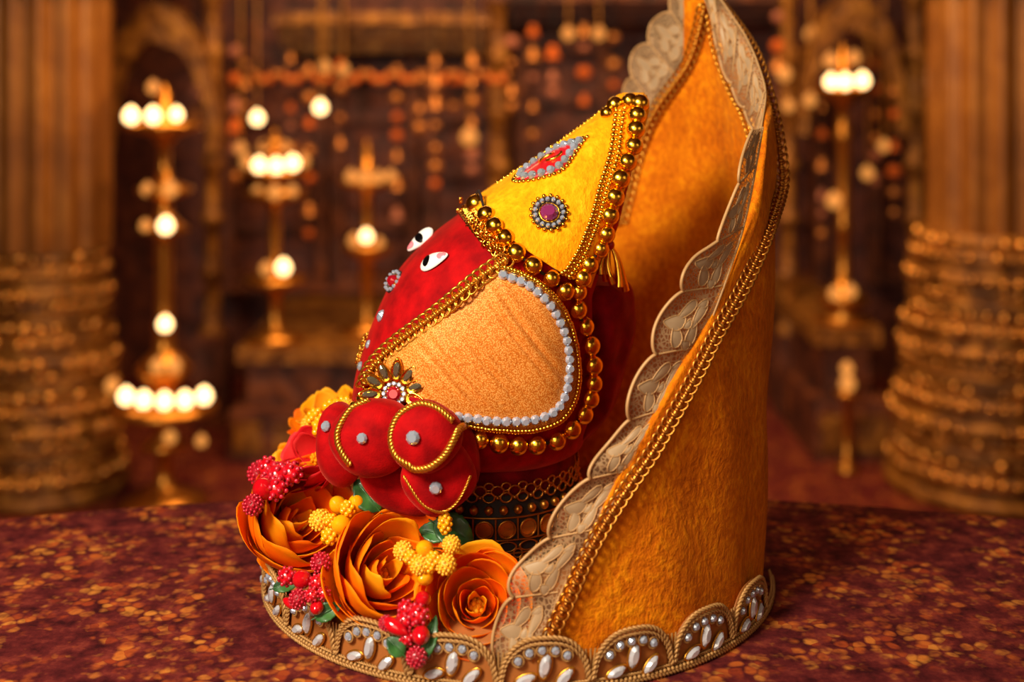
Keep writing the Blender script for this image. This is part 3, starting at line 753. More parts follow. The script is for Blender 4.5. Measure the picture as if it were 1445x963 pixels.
def clip(mb, planes):
    bm = bmesh.new(); vs = [bm.verts.new(v) for v in mb.v]
    for f in mb.f:
        try: bm.faces.new([vs[i] for i in f])
        except ValueError: pass
    for co, no in planes:
        bmesh.ops.bisect_plane(bm, geom=bm.verts[:]+bm.edges[:]+bm.faces[:], plane_co=co, plane_no=no, clear_outer=True)
    bm.verts.index_update(); out = MB(); out.v = [v.co.copy() for v in bm.verts]; out.f = [tuple(v.index for v in f.verts) for f in bm.faces]; out.sm = [True]*len(out.f); bm.free(); return out
t_head = thing('elephant_head', P(690, 645, YH), 'red velvet elephant head with a big orange ear, painted eyes and jewels', 'figure')
HM.build('velvet_head', M_red, t_head)
# crown: the plush cone over the head's upper part
t_crown = thing('plush_crown', P(765, 330, YH), 'bright yellow pointed plush crown with jewelled badges on the red head', 'crown')
pa, pb = P(652, 287, 1.62), P(806, 392, 1.60); dirv = Vector((pb.x-pa.x, 0, pb.z-pa.z)).normalized(); nrm = Vector((-dirv.z, 0, dirv.x))
if nrm.z > 0: nrm = -nrm            # clear what lies on this side (below the rim)
pa2, pb2 = P(920, 140, 1.70), P(834, 398, 1.62); d2 = Vector((pb2.x-pa2.x, 0, pb2.z-pa2.z)).normalized(); n2 = Vector((-d2.z, 0, d2.x))
if n2.x < 0: n2 = -n2
CM = clip(head_mesh(.0075, 110, 110, 134), [(pa, nrm), (pb2, n2)])
cap_o = CM.build('plush_cap', M_crown, t_crown, solid=.006)
B_crown = CM.bvh()
# point of the cap peeping over the beads
MB().sphere(P(880, 142, 1.72), (.014, .012, .010), 12, 8).build('cap_tip', M_crown, t_crown)

# ear
EARP = [(703, 378), (730, 384), (762, 400), (788, 426), (805, 460), (814, 500), (816, 540), (808, 572), (790, 594), (752, 607), (705, 606), (660, 600), (622, 590), (585, 572), (550, 548), (520, 520), (552, 494), (590, 464), (628, 434), (664, 402)]
outl = spl(EARP, 121, True)[:-1]
cen = Vector((690, 505)); earM = MB(); rows = []
def ear_pt(x, y, k):
    p, n = hit(x, y, B_head); d = (CAM-p).normalized(); p2, _ = hit(690, 505, B_head)
    lift = .010+.014*(1-k**2.2)*0.6
    q_ = (x*.81-y*.59)*.16+math.sin(y*.017)*1.1; fold = (.0070*abs(math.sin(q_))**.6*(.6+.4*math.sin(q_*.37+1))+.0008*math.sin(q_*2.7))*(1-k**6)
    right = max(0, (x-720)/100); lift += .016*right**1.5
    return p+d*(lift+fold)
for j in range(47):
    k = max(.001, j/46); rows.append([ear_pt(cen.x+(o_.x-cen.x)*k, cen.y+(o_.y-cen.y)*k, k) for o_ in outl])
back = [hit(o_.x, o_.y, B_head)[0] for o_ in outl]; rows.append([r_.lerp(b_, .5) for r_, b_ in zip(rows[-1], back)]); rows.append(back)
earM.grid(rows, True); ear_o = earM.build('ear', M_ear, t_head); B_ear = earM.bvh()
# braid along the ear's front edge
mb = MB()
def onhead(pts, off, n, bvs=None):
    out = []
    for q in spl([(a, b, 0) for a, b in pts], n):
        best = None
        for bv in (bvs or [B_head]):
            loc, nn, i, ds = bv.ray_cast(CAM, RAY(q.x, q.y).normalized())
            if loc is not None and (best is None or ds < best[2]): best = (loc, nn, ds)
        if best is None: p, nn = hit(q.x, q.y, (bvs or [B_head])[0])
        else: p, nn = best[:2]
        out.append(p+(CAM-p).normalized()*off)
    return out
def relax(p, n=40):
    for _ in range(n): p = [p[0]]+[(p[i-1]+p[i]+p[i+1])/3 for i in range(1, len(p)-1)]+[p[-1]]
    return p
braid(mb, relax(onhead([(712, 368), (690, 382), (662, 404), (632, 430), (600, 455), (570, 476), (545, 497), (525, 517), (516, 540)], .014, 100, [B_ear, B_head])), .0108, .0105, .0019)
mb.build('front_braid', M_gold, ear_o)
mb = MB(); braid(mb, onhead([(514, 474), (507, 486), (503, 498), (502, 512)], .004, 20), .005, .008, .0013); mb.build('far_ear_braid', M_gold, t_head)
# rhinestones along the ear
rp = [(710, 389), (738, 399), (764, 417), (783, 441), (796, 470), (802, 500), (802, 530), (796, 560), (780, 582), (748, 593), (704, 594), (664, 590), (634, 585)]
pts = spl([(a, b, 0) for a, b in rp], 30)
for q in pts:
    p, n = hit(q.x, q.y, B_ear, .001); M_ = frame(n.lerp((CAM-p).normalized(), .5))
    MB().gem(p, M_, .0066, .0066, .0062, 9).build('rhinestone', M_crystal, ear_o)
cp = [(703, 374), (735, 385), (770, 404), (795, 430), (809, 465), (815, 500), (815, 540), (807, 570), (788, 594), (750, 606), (700, 605), (655, 601), (640, 598)]
mb = MB()
for dx, dy, r in ((0, 0, .0036), (5, 4, .0030)):
    for q in spl([(a, b, 0) for a, b in cp], 86):
        v = Vector((q.x-690, q.y-500)).normalized(); p, n = hit(q.x+v.x*dx, q.y+v.y*dx, B_ear, .002); p.y -= .002; mb.sphere(p, r, 8, 6)
mb.build('small_bead_chain', M_bead, ear_o)

# eyes
def eye(px, py, ux, uy, a, b, name='eye', flip=1, nrm_=None, offp=.002, pu=.42):
    p, n = hit(px, py, B_head, offp)
    if nrm_: n = Vector(nrm_).normalized()
    tip = P(px+ux*20, py+uy*20, p.y)-P(px, py, p.y); x = (tip-n*tip.dot(n)).normalized(); M_ = Matrix((x, n.cross(x), n)).transposed()
    def teardrop(a_, b_, h, cx_=0, cy=0, z0=0, pw=.6):
        mb = MB(); rows = []
        for i in range(9):
            k = math.cos(PI/2*i/8); z = h*math.sin(PI/2*i/8)
            rows.append([p+M_ @ Vector((cx_+a_*k*math.cos(t_), cy+b_*k*math.sin(t_)*(1-pw*.5*(1+math.cos(t_))*.85), z0+z)) for t_ in [2*PI*j/28 for j in range(28)]])
        return mb.grid(rows, True)
    o = teardrop(a, b, .0055).build(name, M_white, t_head)
    def onlens(mb_poly, mt, nm):
        # pieces of enamel hugging the lens
        vs = []; fs = []
        for ring_ in mb_poly:
            vs.append(ring_)
        mb = MB(); mb.grid(vs, True); return mb.build(nm, mt, o)
    def lensz(x_, y_):
        c_ = x_/a; s_ = y_/b; t_ = math.atan2(s_, c_); wv = 1-.6*.5*(1+math.cos(t_))*.85
        k = min(1, math.hypot(c_, s_/max(.15, wv))); return .0055*math.sqrt(max(0, 1-k*k))+.0008
    rr = []
    for i in range(6):
        k = i/5; rr.append([p+M_ @ Vector((xx, yy, lensz(xx, yy))) for xx, yy in [(-a*pu+.0058*k*math.cos(t_), .0008+.0092*k*math.sin(t_)*flip) for t_ in [2*PI*j/20 for j in range(20)]]])
    onlens(rr, M_black, 'pupil')
    rr = []
    for i in range(6):
        k = i/5; rr.append([p+M_ @ Vector((xx, yy, lensz(xx, yy))) for xx, yy in [(a*.66+a*.28*k*math.cos(t_), b*.30*k*math.sin(t_)*(1-.35*math.cos(t_))) for t_ in [2*PI*j/20 for j in range(20)]]])
    onlens(rr, M_pink, 'pink_corner')
eye(614, 369, 1, .10, .0225, .0165)
eye(597, 343, -.72, .70, .0225, .0150, flip=1, nrm_=(-.50, -.62, .60), offp=.006, pu=.05)

# jewels on the face
def jewel(px, py, r, stone, ringmat, parent, bv, nb=12, name='jewel', off=.002, sx=1., pearl=True, rb=.17, tilt=.0):
    p, n = hit(px, py, bv, off); n = n.lerp((CAM-p).normalized(), tilt).normalized(); M_ = frame(n)
    mb = MB(); nn = 24
    rows = [[p+M_ @ Vector((r*k*math.cos(2*PI*j/nn), r*k*math.sin(2*PI*j/nn), z)) for j in range(nn)] for k, z in ((.001, .0012), (.98, .0012), (1, .0), (1, -.002))]
    mb.grid(rows, True); o = mb.build(name, M_dark, parent)
    MB().gem(p+n*.001, M_, r*.52, r*.52, r*.4, 10).build('stone', stone, o)
    MB().torus(p+n*.001, r*.56, r*.06, M_, 24, 6).build('stone_rim', M_bead, o)
    for q in range(nb):
        a = 2*PI*q/nb; MB().gem(p+M_ @ Vector((r*.80*math.cos(a), r*.80*math.sin(a), .001)), M_, r*rb, r*rb, r*.22, 7).build('crystal', M_crystal, o)
    return o, p, M_
jewel(557, 398, .0165, M_ruby, M_crystal, t_head, B_head, 12, 'forehead_jewel', tilt=.25)
def stud(px, py, rx, ry, parent, bvs, name='rhinestone', m=None, off=.0015):
    q = onhead([(px, py), (px+.5, py)], off, 2, bvs)[0]; bv = bvs[0]
    best = None
    for b_ in bvs:
        loc, nn, i, ds = b_.ray_cast(CAM, RAY(px, py).normalized())
        if loc is not None and (best is None or ds < best[1]): best = (nn, ds)
    n = best[0] if best else Vector((0, -1, 0))
    if n.dot(RAY(px, py)) > 0: n = -n
    MB().gem(q, frame(n), rx, ry, min(rx, ry)*.7, 9).build(name, m or M_crystal, parent)
stud(538, 446, .0065, .0085, t_head, [B_head]); stud(520, 486, .0045, .006, t_head, [B_head]); stud(509, 517, .006, .0065, t_head, [B_head], m=M_pearl); stud(521, 525, .005, .005, t_head, [B_head], m=M_pearl)

# red cloth gathered behind the ear
cl = MB(); rows = []
prof = [(392, 838, 872), (405, 832, 892), (425, 828, 897), (450, 826, 897), (480, 826, 893), (510, 826, 886), (540, 824, 877), (570, 816, 866), (595, 800, 850), (615, 780, 828), (630, 760, 806)]
for i in range(45):
    py = 392+(630-392)*i/44; l = smooth([(p_[0], p_[1]) for p_ in prof], py)-60; r = smooth([(p_[0], p_[2]) for p_ in prof], py)
    a, b = P(l, py, 1.75), P(r, py, 1.75); cx_, hx = (a.x+b.x)/2, (b.x-a.x)/2; row = []
    for k in range(60):
        th = 2*PI*k/60; f = 1+.07*math.sin(th*7+py*.035)+.04*math.sin(th*11-py*.05)
        row.append(Vector((cx_+hx*math.cos(th)*(1+.02*math.sin(py*.07)), 1.755+.082*math.sin(th)*f, a.z)))
    rows.append(row)
cl.grid(rows, True); cl.add(rows[0], [tuple(range(60))]); cl.add(rows[-1], [tuple(range(60))[::-1]]); cl.build('gathered_cloth', M_maroon, t_head)

# trunk: stuffed velvet folds
def fold(cx_, cy, rx, ry, Y, rot=0, dz=.036, tip=0, m=None, seed=None):
    seed = cx_*.37 if seed is None else seed
    mb = MB(); c = P(cx_, cy, Y); s = Y/F; rows = []
    for i in range(25):
        t_ = PI*i/24; row = []
        for j in range(40):
            a = 2*PI*j/40; x = math.sin(t_)*math.cos(a); y = math.sin(t_)*math.sin(a); z = math.cos(t_)
            if tip: x *= 1-tip*max(0, -y)**1.5*.75
            wr = 1+.03*math.sin(a*3+seed)+.015*math.sin(a*5+z*3+seed)
            X_, Y_ = x*rx*s*wr, y*ry*s*wr
            row.append(c+Vector((X_*math.cos(rot)-Y_*math.sin(rot), -math.copysign(abs(z)**.75, z)*dz*(1+.05*math.sin(x*5+y*3+seed*2)*math.sin(t_)), X_*math.sin(rot)+Y_*math.cos(rot))))
        rows.append(row)
    mb.grid(rows, True); o = mb.build('trunk_fold', m or M_red, t_head, subd=0); return o, mb.bvh()
fE, bE = fold(568, 680, 62, 42, 1.590, -.45, .034)
fA, bA = fold(482, 628, 36, 58, 1.600, .12, .040)
fF, bF = fold(642, 645, 36, 52, 1.560, .2, .034)
fB, bB = fold(526, 617, 60, 54, 1.548, .25, .038)
fD, bD = fold(618, 672, 54, 56, 1.530, -.08, .032, .5)
fC, bC = fold(600, 616, 52, 50, 1.505, .25, .034)
def cord_on(o, bvs, pts, r=.0030, n=70, off=.0015):
    mb = MB(); rope_path(mb, even(onhead(pts, off, n, bvs), n*2), r, 3, .013); mb.build('gold_cord', M_gold, o)
cord_on(fC, [bC, bD, bF, bB], [(638, 594), (618, 577), (596, 570), (575, 577), (560, 590), (552, 610), (553, 630), (560, 645), (575, 656)])
cord_on(fC, [bC, bD, bF], [(660, 600), (648, 606), (638, 625), (625, 645), (605, 660), (585, 662), (574, 655)], .0034)
cord_on(fB, [bB, bA], [(520, 566), (500, 574), (486, 590), (477, 608), (477, 626), (484, 642), (494, 656)], .0030)
cord_on(fD, [bD, bE], [(570, 672), (580, 690), (592, 708), (606, 719), (624, 723), (642, 712), (655, 692), (664, 672)], .0013, 60)
for (px, py, o, b, r) in ((511, 619, fB, bB, .0068), (583, 618, fC, bC, .0085), (615, 689, fD, bD, .0080), (460, 602, fA, bA, .0070)): stud(px, py, r, r, o, [b])

# flower brooch where the trunk starts
t_br = None
p0, n0 = hit(556, 556, B_head); p0 = p0+(CAM-p0).normalized()*.022; Mb = frame((CAM-p0).normalized().lerp(n0, .25))
mb = MB(); nn = 24
mb.grid([[p0+Mb @ Vector((.017*k*math.cos(2*PI*j/nn), .017*k*math.sin(2*PI*j/nn), z)) for j in range(nn)] for k, z in ((.001, .001), (1, .001), (1, -.012), (.5, -.02))], True)
br = mb.build('flower_brooch', M_bead, t_head)
for k in range(9):
    a = -.35+2.0*PI*k/11+.1; d = Vector((math.cos(a), math.sin(a), 0)); cc = p0+Mb @ (d*.030+Vector((0, 0, .003)))
    Mk = Mb @ Matrix.Rotation(a, 3, 'Z') @ Matrix.Rotation(-.25, 3, 'Y')
    mb = MB(); n = 20; ringv = []
    for kk, z in ((1.0, -.001), (1.18, .000), (1.10, .0045), (.86, .0030), (.4, .0022), (.01, .002)):
        ringv.append([cc+Mk @ Vector((.0135*kk*math.cos(2*PI*j/n), .0068*kk*math.sin(2*PI*j/n)*(1-.4*math.cos(2*PI*j/n)), z)) for j in range(n)])
    mb.grid(ringv, True); bo = mb.build('brooch_petal', M_bead, br)
    MB().gem(cc+Mk @ Vector((0, 0, .002)), Mk, .0100, .0045, .0035, 10).build('petal_stone', M_ruby if k == 0 else M_smoke, bo)
MB().gem(p0+Mb @ Vector((0, 0, .001)), Mb, .0095, .0095, .006, 10).build('centre_stone', M_ruby, br)
for q in range(12):
    a = 2*PI*q/12; MB().gem(p0+Mb @ Vector((.0128*math.cos(a), .0128*math.sin(a), .001)), Mb, .0034, .0034, .003, 7).build('crystal', M_crystal, br)
MB().sphere(onhead([(519, 540), (520, 540)], .004, 2)[0], .0095).build('gold_ball', M_bead, t_head)
MB().sphere(onhead([(512, 563), (513, 563)], .004, 2)[0], .0085).build('gold_ball', M_bead, t_head)
MB().sphere(onhead([(500, 574), (501, 574)], .004, 2)[0], .007).build('gold_ball', M_bead, t_head)

# ------------------------------------------------------------------ crown jewellery
o, p, M_ = jewel(775, 302, .0225, M_purple, None, t_crown, B_crown, 15, 'round_badge', .004, rb=.15)
mb = MB()
for q in range(17):
    a = 2*PI*q/17; mb.sphere(p+M_ @ Vector((.0235*math.cos(a), .0235*math.sin(a), 0)), .0030, 8, 6)
mb.build('bead_rim', M_bead, o)
# leaf-shaped medallion
mp, mn = hit(779, 226, B_crown, .003)
ax = P(828, 184, mp.y)-P(726, 252, mp.y); mn = Vector((-.47, -.70, .54)).normalized(); ax = (ax-mn*ax.dot(mn)).normalized(); Mm = Matrix((ax, mn.cross(ax), mn)).transposed()
def med(k, th):
    c_, s_ = math.cos(th), math.sin(th); x = .053*k*c_; wv = 1 if c_ < 0 else (1-c_**1.6*.92); y = .033*k*s_*wv
    return Vector((x, y, 0))
def drop(v):                     # rest on the cap
    q = mp+Mm @ v; loc, nn, i, ds = B_crown.find_nearest(q); return loc+mn*.0035
mb = MB(); rows = []
for k in (.001, .3, .6, .85, 1.0): rows.append([drop(med(k, 2*PI*j/40))+mn*.001 for j in range(40)])
mb.grid(rows, True); mo = mb.build('leaf_medallion', M_metalred, t_crown, solid=.003)
ringp = even([med(.86, 2*PI*j/80) for j in range(81)], 19)[:-1]
for v in ringp:
    q = drop(v)+mn*.002; MB().gem(q, frame(mn), .0062, .0062, .006, 9).build('grey_stone', M_pearl if random.random() < .5 else M_crystal, mo)
mb = MB()
for v in even([med(1.08, 2*PI*j/80) for j in range(81)], 42)[:-1]: mb.sphere(drop(v), .0034, 8, 6)
mb.build('bead_rim', M_bead, mo)
mb = MB()
for s_, c_ in ((1, -.004), (-1, .006)):
    mb.tube([drop(Vector((c_+.011*math.cos(a), s_*.004+.006*math.sin(a), 0)))+mn*.004 for a in [PI*s_*k/10 for k in range(11)]], .0022, 6)
mb.build('gold_scroll', M_bead, mo)
# double chain down the crown's back edge and over its front ridge
mb = MB()
for off, r in ((-5, .0040), (5, .0040), (0, .0028)):
    for q in spl([(a, b, 0) for a, b in ((877, 152), (872, 180), (865, 220), (850, 265), (839, 305), (822, 348), (808, 372), (797, 388))], 38):
        p, n = hit(q.x+off, q.y+(3 if off > 0 else 0), B_crown, .003, (790, 300)); mb.sphere(p, r, 8, 6)
mb.build('double_bead_chain', M_bead, t_crown)
mb = MB()
for q in spl([(a, b, 0) for a, b in ((700, 262), (712, 252), (728, 240), (760, 214), (800, 190), (838, 168), (858, 156))], 34):
    p, n = hit(q.x, q.y-4, B_crown, .002, (790, 300)); mb.sphere(p, .0034, 8, 6)
mb.build('ridge_bead_chain', M_bead, t_crown)
mb = MB(); braid(mb, onhead([(656, 296), (668, 312), (682, 330), (698, 348), (714, 366)], .004, 50, [B_crown, B_head]), .0095, .0085, .0017)
braid(mb, onhead([(664, 292), (678, 309), (694, 327), (710, 347)], .007, 50, [B_crown, B_head]), .007, .0085, .0015)
rr_ = random.Random(4)
for q in spl([(656, 290, 0), (672, 312, 0), (690, 334, 0), (712, 362, 0)], 70):
    p = onhead([(q.x+rr_.uniform(-11, 11), q.y+rr_.uniform(-9, 9)), (q.x, q.y)], .004+rr_.uniform(0, .007), 2, [B_crown, B_head])[0]
    mb.torus(p, rr_.uniform(.0035, .0065), .0013, Quaternion((rr_.uniform(-1, 1), rr_.uniform(-1, 1), rr_.uniform(-1, 1), rr_.uniform(-1, 1))).normalized().to_matrix(), 12, 5, 1.2, .8)
mb.build('rim_braid', M_tgold, t_crown)

# ------------------------------------------------------------------ strings of large gold beads
t_g = thing('bead_string', P(715, 628, 1.58), 'string of large gold balls hanging round the crown and big ear', 'beads')
BV = [B_crown, B_ear, B_head]
big = [(903, 146, 12), (899, 163, 12), (897, 183, 12), (894, 206, 12), (885, 229, 12.5), (875, 253, 13), (867, 279, 13), (860, 305, 12.5), (855, 331, 12), (847, 352, 11.5), (831, 374, 12.5), (822, 393, 12), (797, 411, 12.5), (816, 412, 11.5), (815, 437, 12.5), (825, 461, 12.5), (832, 485, 13), (835, 511, 13), (835, 536, 12.5), (831, 561, 13), (823, 585, 13), (806, 606, 13), (785, 622, 12.5), (757, 628, 12.5), (731, 629, 12.5), (704, 626, 13), (677, 621, 12),
       (672, 288, 13), (686, 303, 11.5), (698, 319, 11.5), (713, 336, 12), (728, 357, 13), (752, 375, 12.5), (778, 393, 11.5), (868, 148, 11), (857, 160, 9), (889, 143, 11)]
ctr = []
for px, py, r in big:
    best = None
    for bv in BV:
        loc, nn, i, ds = bv.ray_cast(CAM, RAY(px, py).normalized())
        if loc is not None and (best is None or ds < best[1]): best = (loc, ds)
    p = best[0] if best else P(px, py, (1.70 if py < 400 else 1.645))
    rr = r*1.12*p.y/F; p = p+(CAM-p).normalized()*rr*.75
    if px > 795 and py > 395: p.y = min(p.y, 1.635)
    ctr.append(p); MB().sphere(p, rr, 20, 12).build('gold_bead', M_bead, t_g)
mb = MB(); mb.tube(spl(ctr[:12]+ctr[13:26], 160), .0022, 6); mb.tube(spl(ctr[26:33]+[ctr[12]], 50), .002, 6); mb.tube(spl([ctr[0], ctr[35], ctr[33], ctr[34]], 20), .002, 6); mb.build('thread', M_dark, t_g)
# tassel
top = P(861, 346, 1.66); ts = MB()
ts.sphere(top, (.006, .006, .007)); tp_ = ts.build('tassel_knot', M_metalred, t_g)
for k in range(9):
    a = -.95+1.9*k/8; e = P(846+37*k/8+(k % 2)*2, 388+22*(k/8)**.8-(k % 2)*7, 1.652+.012*(k % 3))
    pts_ = [top.lerp(e, q/7)+Vector((.004*math.sin(q*.45)*(1 if k > 4 else -1), 0, .002*math.sin(q*.9))) for q in range(8)]
    MB().tube(pts_, lambda u: .0016+.0036*u**.8, 7).build('tassel_strand', M_bead, tp_)

# ================================================================== flowers and berries
def bumpy(c, r, mcore, mdot, parent, n=46, dot=.24, name='berry', sq=1.0, dir_=None):
    mb = MB(); M_ = frame(dir_) if dir_ else None; mb.sphere(c, (r*.9, r*.9, r*.9*sq), 14, 10, M_); o = mb.build(name, mcore, parent); mb = MB()
    for k in range(n):
        z = 1-2*(k+.5)/n; a = k*2.39996; s_ = math.sqrt(1-z*z); v = Vector((s_*math.cos(a)*r*.92, s_*math.sin(a)*r*.92, z*r*.92*sq)); v = M_ @ v if M_ else v
        mb.sphere(Vector(c)+v, r*dot, 6, 5)
    mb.build('drupelets', mdot, o); return o
def flower(name, cpx, cpy, Y, R_, axis, mats, rings, label, cat='flower', group=None, seed=1, stem=True, bud=True):
    rnd = random.Random(seed); c = P(cpx, cpy, Y); ax = Vector(axis).normalized(); M_ = frame(ax)
    b = c-ax*R_*.55; zb = ZT+HB
    t = thing(name, (b.x, b.y, min(b.z, zb) if stem else b.z), label, cat, group)
    for ri, (rf, hf, n, flare, mi) in enumerate(rings):
        for k in range(n):
            az0 = 2*PI*(k+.5*(ri % 2)+.13*ri+rnd.uniform(-.08, .08))/n; D = PI/n*1.55; r = R_*rf*rnd.uniform(.94, 1.06); h = R_*hf*rnd.uniform(.92, 1.08)
            ph = rnd.uniform(0, 6); mb = MB(); rows = []; NV, NU = 13, 15
            for i in range(NV):
                v = i/(NV-1); row = []
                for j in range(NU):
                    u = -1+2*j/(NU-1)
                    wd = min(1, (v/.45)**.6)*(1-max(0, v-.55)**2*1.1) if v > 0 else 0
                    az = az0+D*u*wd
                    edge = 1-abs(u)**2.0*.46*v-.03*v*(1+math.sin(u*9+ph))*v**4
                    ve = v*edge
                    A = 1.50+.55*(1-rf)+(.0 if ri else -.18); al = ve*A
                    rho = r*(.05+.95*math.sin(al))-r*.07*u*min(1, v*2)
                    z = h*(1-math.cos(al))/(1-math.cos(A))
                    if ve > .70: rho += flare*R_*(ve-.70)**1.3*3.0
                    rho += R_*.020*math.sin(u*3.1+ph)*v**3+R_*.008*math.sin(u*8+ph*2)*v**5; z += R_*.018*math.sin(u*5+ph*2)*v**4
                    row.append(b+M_ @ Vector((rho*math.cos(az), rho*math.sin(az), z)))
                rows.append(row)
            mb.grid(rows); mb.build('petal', mats[mi], t, solid=.0007)
    if bud: bumpy(b+ax*R_*.42, R_*.13, M_yellow, M_yellow, t, 24, .36, 'flower_centre', 1.2, ax)
    # calyx and stem down to the base
    if stem:
        e = Vector((b.x, b.y, zb-.002)); d = Vector((e.x-C0.x, e.y-C0.y, 0))
        if d.length > RB-.02: d = d.normalized()*(RB-.02); e = Vector((C0.x+d.x, C0.y+d.y, zb-.002))
        MB().tube(spl([e, e.lerp(b, .5)+Vector((0, 0, .004)), b+ax*R_*.1], 12), .004, 7).build('stem', M_leaf, t)
    return t
RR = [(1.03, .70, 4, .14, 1), (1.0, 1.06, 4, .02, 0), (.93, 1.20, 3, -.02, 0), (.81, 1.27, 3, -.02, 0), (.67, 1.25, 3, 0, 1), (.53, 1.20, 3, 0, 0), (.40, 1.14, 3, 0, 1), (.28, 1.08, 3, 0, 0), (.16, 1.02, 3, 0, 1)]
g = 'orange ranunculus along the front of the base'
flower('orange_ranunculus', 414, 740, 1.66, .080, (.52, -.60, .58), [M_orange, M_amber], RR, 'open orange silk ranunculus furthest left, under the raspberries', group=g, seed=3)
flower('orange_ranunculus', 541, 812, 1.545, .080, (.46, -.66, .56), [M_orange, M_amber], RR, 'open orange silk ranunculus in the middle, under the yellow berries', group=g, seed=5)
flower('orange_ranunculus', 672, 856, 1.505, .070, (.02, -.82, .50), [M_orange, M_amber], RR, 'open orange silk ranunculus half behind the beige lace', group=g, seed=9)
RY = [(1.0, .8, 4, .08, 0), (.75, .95, 4, 0, 0), (.45, 1.0, 3, 0, 0)]
flower('yellow_silk_flower', 462, 578, 1.80, .045, (-.3, -.3, .9), [M_yellow], RY, 'round yellow silk flower left of the red trunk, above the red rose', group='yellow silk flowers at the back left', seed=11)
flower('orange_silk_flower', 437, 592, 1.83, .036, (-.5, -.3, .8), [M_orange], RY, 'small orange silk flower peeping out behind the upper yellow flower', seed=12)
flower('yellow_silk_flower', 412, 664, 1.76, .050, (-.5, -.4, .75), [M_yellow], RY, 'yellow silk flower just above the raspberries at left', group='yellow silk flowers at the back left', seed=13)
flower('red_silk_rose', 442, 645, 1.68, .056, (-.55, -.6, .6), [M_rose], [(1.0, .8, 4, .12, 0), (.72, .95, 4, .03, 0), (.45, 1.0, 3, 0, 0)], 'red silk rose tucked left of the trunk folds', seed=21)

def smoothberry(c, r, m, parent, d, name='berry', lng=1.25):
    M_ = frame(d); mb = MB(); prof = [(0, -1), (.5, -.86), (.86, -.45), (1, 0), (.9, .42), (.6, .8), (.22, 1.05), (0, 1.12)]
    rows = [[Vector(c)+M_ @ Vector((r*a*math.cos(2*PI*k/16), r*a*math.sin(2*PI*k/16), r*b_*lng)) for k in range(16)] for a, b_ in prof]
    mb.grid(rows, True); return mb.build(name, m, parent, subd=1)
def spray(name, root, items, label, group, stems=True):
    """items: (kind, px, py, Y, rpx)"""
    t = thing(name, root, label, 'berries', group); st = MB()
    for kd, px, py, Y, r in items:
        c = P(px, py, Y); rr = r*Y/F
        if kd == 'r': bumpy(c, rr, M_rasp, M_raspdot, t, 64, .15, 'bumpy_berry')
        elif kd == 'd': bumpy(c, rr, M_berry, M_raspdot, t, 24, .24, 'dotted_berry')
        elif kd == 's': smoothberry(c, rr, M_berry, t, (c-Vector(root))*-1)
        elif kd == 'l': smoothberry(c, rr, M_berry, t, (.75, -.3, -.3), 'long_berry', 1.9)
        elif kd == 'y': smoothberry(c, rr, M_yberry, t, (c-Vector(root))*-1, 'berry', 1.3)
        elif kd == 'g': bumpy(c, rr, M_ysugar, M_ysugar, t, 70, .16, 'sugared_berry')
        elif kd == 'c': bumpy(c, rr*.8, M_yberry, M_yberry, t, 20, .42, 'cluster_berry')
        elif kd == 't': bumpy(c, rr*.8, M_yberry, M_yberry, t, 26, .40, 'cluster_berry', 1.7)
        st.tube(spl([root, Vector(root).lerp(c, .5)+Vector((0, .006, .004)), c], 8), .0013, 5)
    st.build('wire_stems', M_stem, t); return t
gr = 'red berry picks'
onb = lambda px, py, Y: (lambda p_: Vector((p_.x, p_.y, ZT+HB-.002)))(P(px, py, Y))
spray('red_berry_pick', onb(400, 700, 1.76), [('r', 366, 668, 1.68, 17), ('d', 372, 700, 1.66, 0.1)][:1]+[('d', 392, 672, 1.62, 18), ('d', 411, 668, 1.62, 16), ('s', 372, 690, 1.60, 17), ('d', 390, 690, 1.60, 16), ('r', 357, 713, 1.58, 15), ('d', 378, 660, 1.64, 15)], 'cluster of red raspberries on the upper left flower rim', gr)
spray('red_berry_pick', onb(470, 850, 1.60), [('r', 453, 795, 1.53, 15), ('d', 405, 814, 1.525, 13), ('s', 426, 818, 1.51, 14), ('d', 447, 822, 1.505, 11), ('r', 421, 846, 1.495, 14), ('d', 440, 840, 1.495, 10), ('d', 457, 838, 1.50, 9.5), ('s', 447, 858, 1.495, 10.5), ('l', 410, 852, 1.505, 7)], 'red berry cluster between the left and middle orange flowers', gr)
spray('red_berry_pick', onb(600, 880, 1.52), [('s', 597, 846, 1.455, 12), ('d', 573, 859, 1.45, 12), ('d', 590, 868, 1.44, 15), ('l', 556, 884, 1.435, 11), ('d', 572, 876, 1.445, 13), ('s', 594, 897, 1.43, 14), ('d', 574, 901, 1.435, 11), ('r', 588, 928, 1.425, 15), ('r', 545, 880, 1.44, 11)], 'red berry cluster between the middle and right orange flowers', gr)
gy = 'yellow berry picks'
spray('yellow_berry_pick', P(515, 745, 1.64), [('y', 477, 713, 1.585, 13), ('y', 503, 711, 1.58, 13), ('c', 491, 718, 1.57, 12), ('g', 451, 735, 1.575, 15), ('y', 482, 741, 1.565, 15), ('c', 465, 757, 1.565, 13), ('c', 468, 735, 1.565, 10)], 'yellow berry pick lying on the left orange flower', gy)
spray('yellow_berry_pick', P(650, 790, 1.58), [('g', 569, 778, 1.48, 14), ('y', 599, 775, 1.475, 13), ('g', 592, 798, 1.465, 14), ('g', 629, 797, 1.465, 15), ('g', 637, 769, 1.48, 13), ('c', 612, 790, 1.465, 12), ('c', 580, 788, 1.468, 11), ('y', 600, 815, 1.468, 12), ('c', 606, 800, 1.462, 10)], 'yellow sugared berry pick over the middle orange flower', gy)
spray('yellow_berry_pick', P(634, 775, 1.56), [('t', 628, 739, 1.515, 11)], 'single yellow berry cone under the lowest trunk fold', gy)
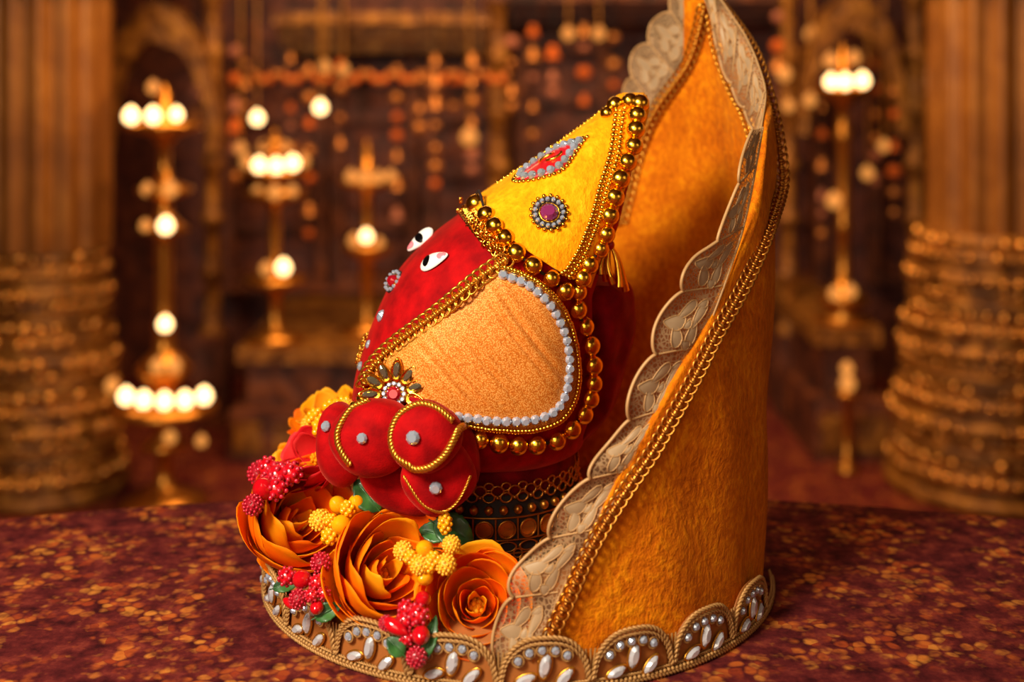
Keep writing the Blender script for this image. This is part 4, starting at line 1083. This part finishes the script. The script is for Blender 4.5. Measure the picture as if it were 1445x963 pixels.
spray('yellow_berry_pick', P(465, 650, 1.70), [('c', 470, 580, 1.72, 17), ('c', 486, 574, 1.70, 15), ('g', 440, 600, 1.74, 15), ('c', 455, 606, 1.70, 15), ('c', 446, 590, 1.71, 14), ('c', 460, 622, 1.69, 11), ('g', 490, 572, 1.69, 9), ('c', 480, 590, 1.70, 14)], 'yellow berry pick in front of the upper yellow flower', gy)

def leaf(px, py, Y, lpx, wpx, ang, tilt, label, seed=0):
    c = P(px, py, Y); n = Vector((tilt, -.85, .5)).normalized(); x = Vector((math.cos(ang), 0, math.sin(ang))); x = (x-n*x.dot(n)).normalized(); M_ = Matrix((x, n.cross(x), n)).transposed()
    l, wd = lpx*Y/F, wpx*Y/F; t = thing('silk_leaf', c, label, 'leaf', 'green leaves among the flowers'); mb = MB(); rows = []
    for i in range(17):
        u = i/16; hw = wd*.5*math.sin(PI*u**.8)**.75*(1+.06*math.sin(u*40)); row = []
        for j in range(9):
            v = -1+j/4; row.append(c+M_ @ Vector(((u-.5)*l, v*hw, .10*l*math.sin(PI*u)-.35*abs(v)*hw*-1+.03*l*math.sin(u*9+v))))
        rows.append(row)
    mb.grid(rows); mb.build('blade', M_leaf, t, solid=.001)
    MB().tube([c+M_ @ Vector(((u/10-.62)*l*1.0, 0, .10*l*math.sin(PI*max(0, u/10-.1))+.001)) for u in range(11)], .0010, 5).build('midrib', M_leaf, t)
leaf(518, 700, 1.585, 56, 40, 2.2, .1, 'dark green leaf between the left orange flower and the trunk')
leaf(640, 752, 1.560, 64, 46, -.5, .2, 'dark green leaf under the lowest trunk fold')
leaf(612, 752, 1.565, 44, 30, 2.9, -.2, 'small green leaf beside the single yellow berry cone')
leaf(463, 864, 1.500, 40, 26, .5, .0, 'green leaf under the left red berry cluster')
leaf(558, 913, 1.432, 34, 26, 2.3, .1, 'green leaf under the middle red berry cluster')
leaf(607, 900, 1.440, 60, 20, 1.3, .1, 'narrow green leaf between middle and right orange flowers')
leaf(405, 826, 1.57, 40, 20, .3, .1, 'green leaf under the left orange flower edge')
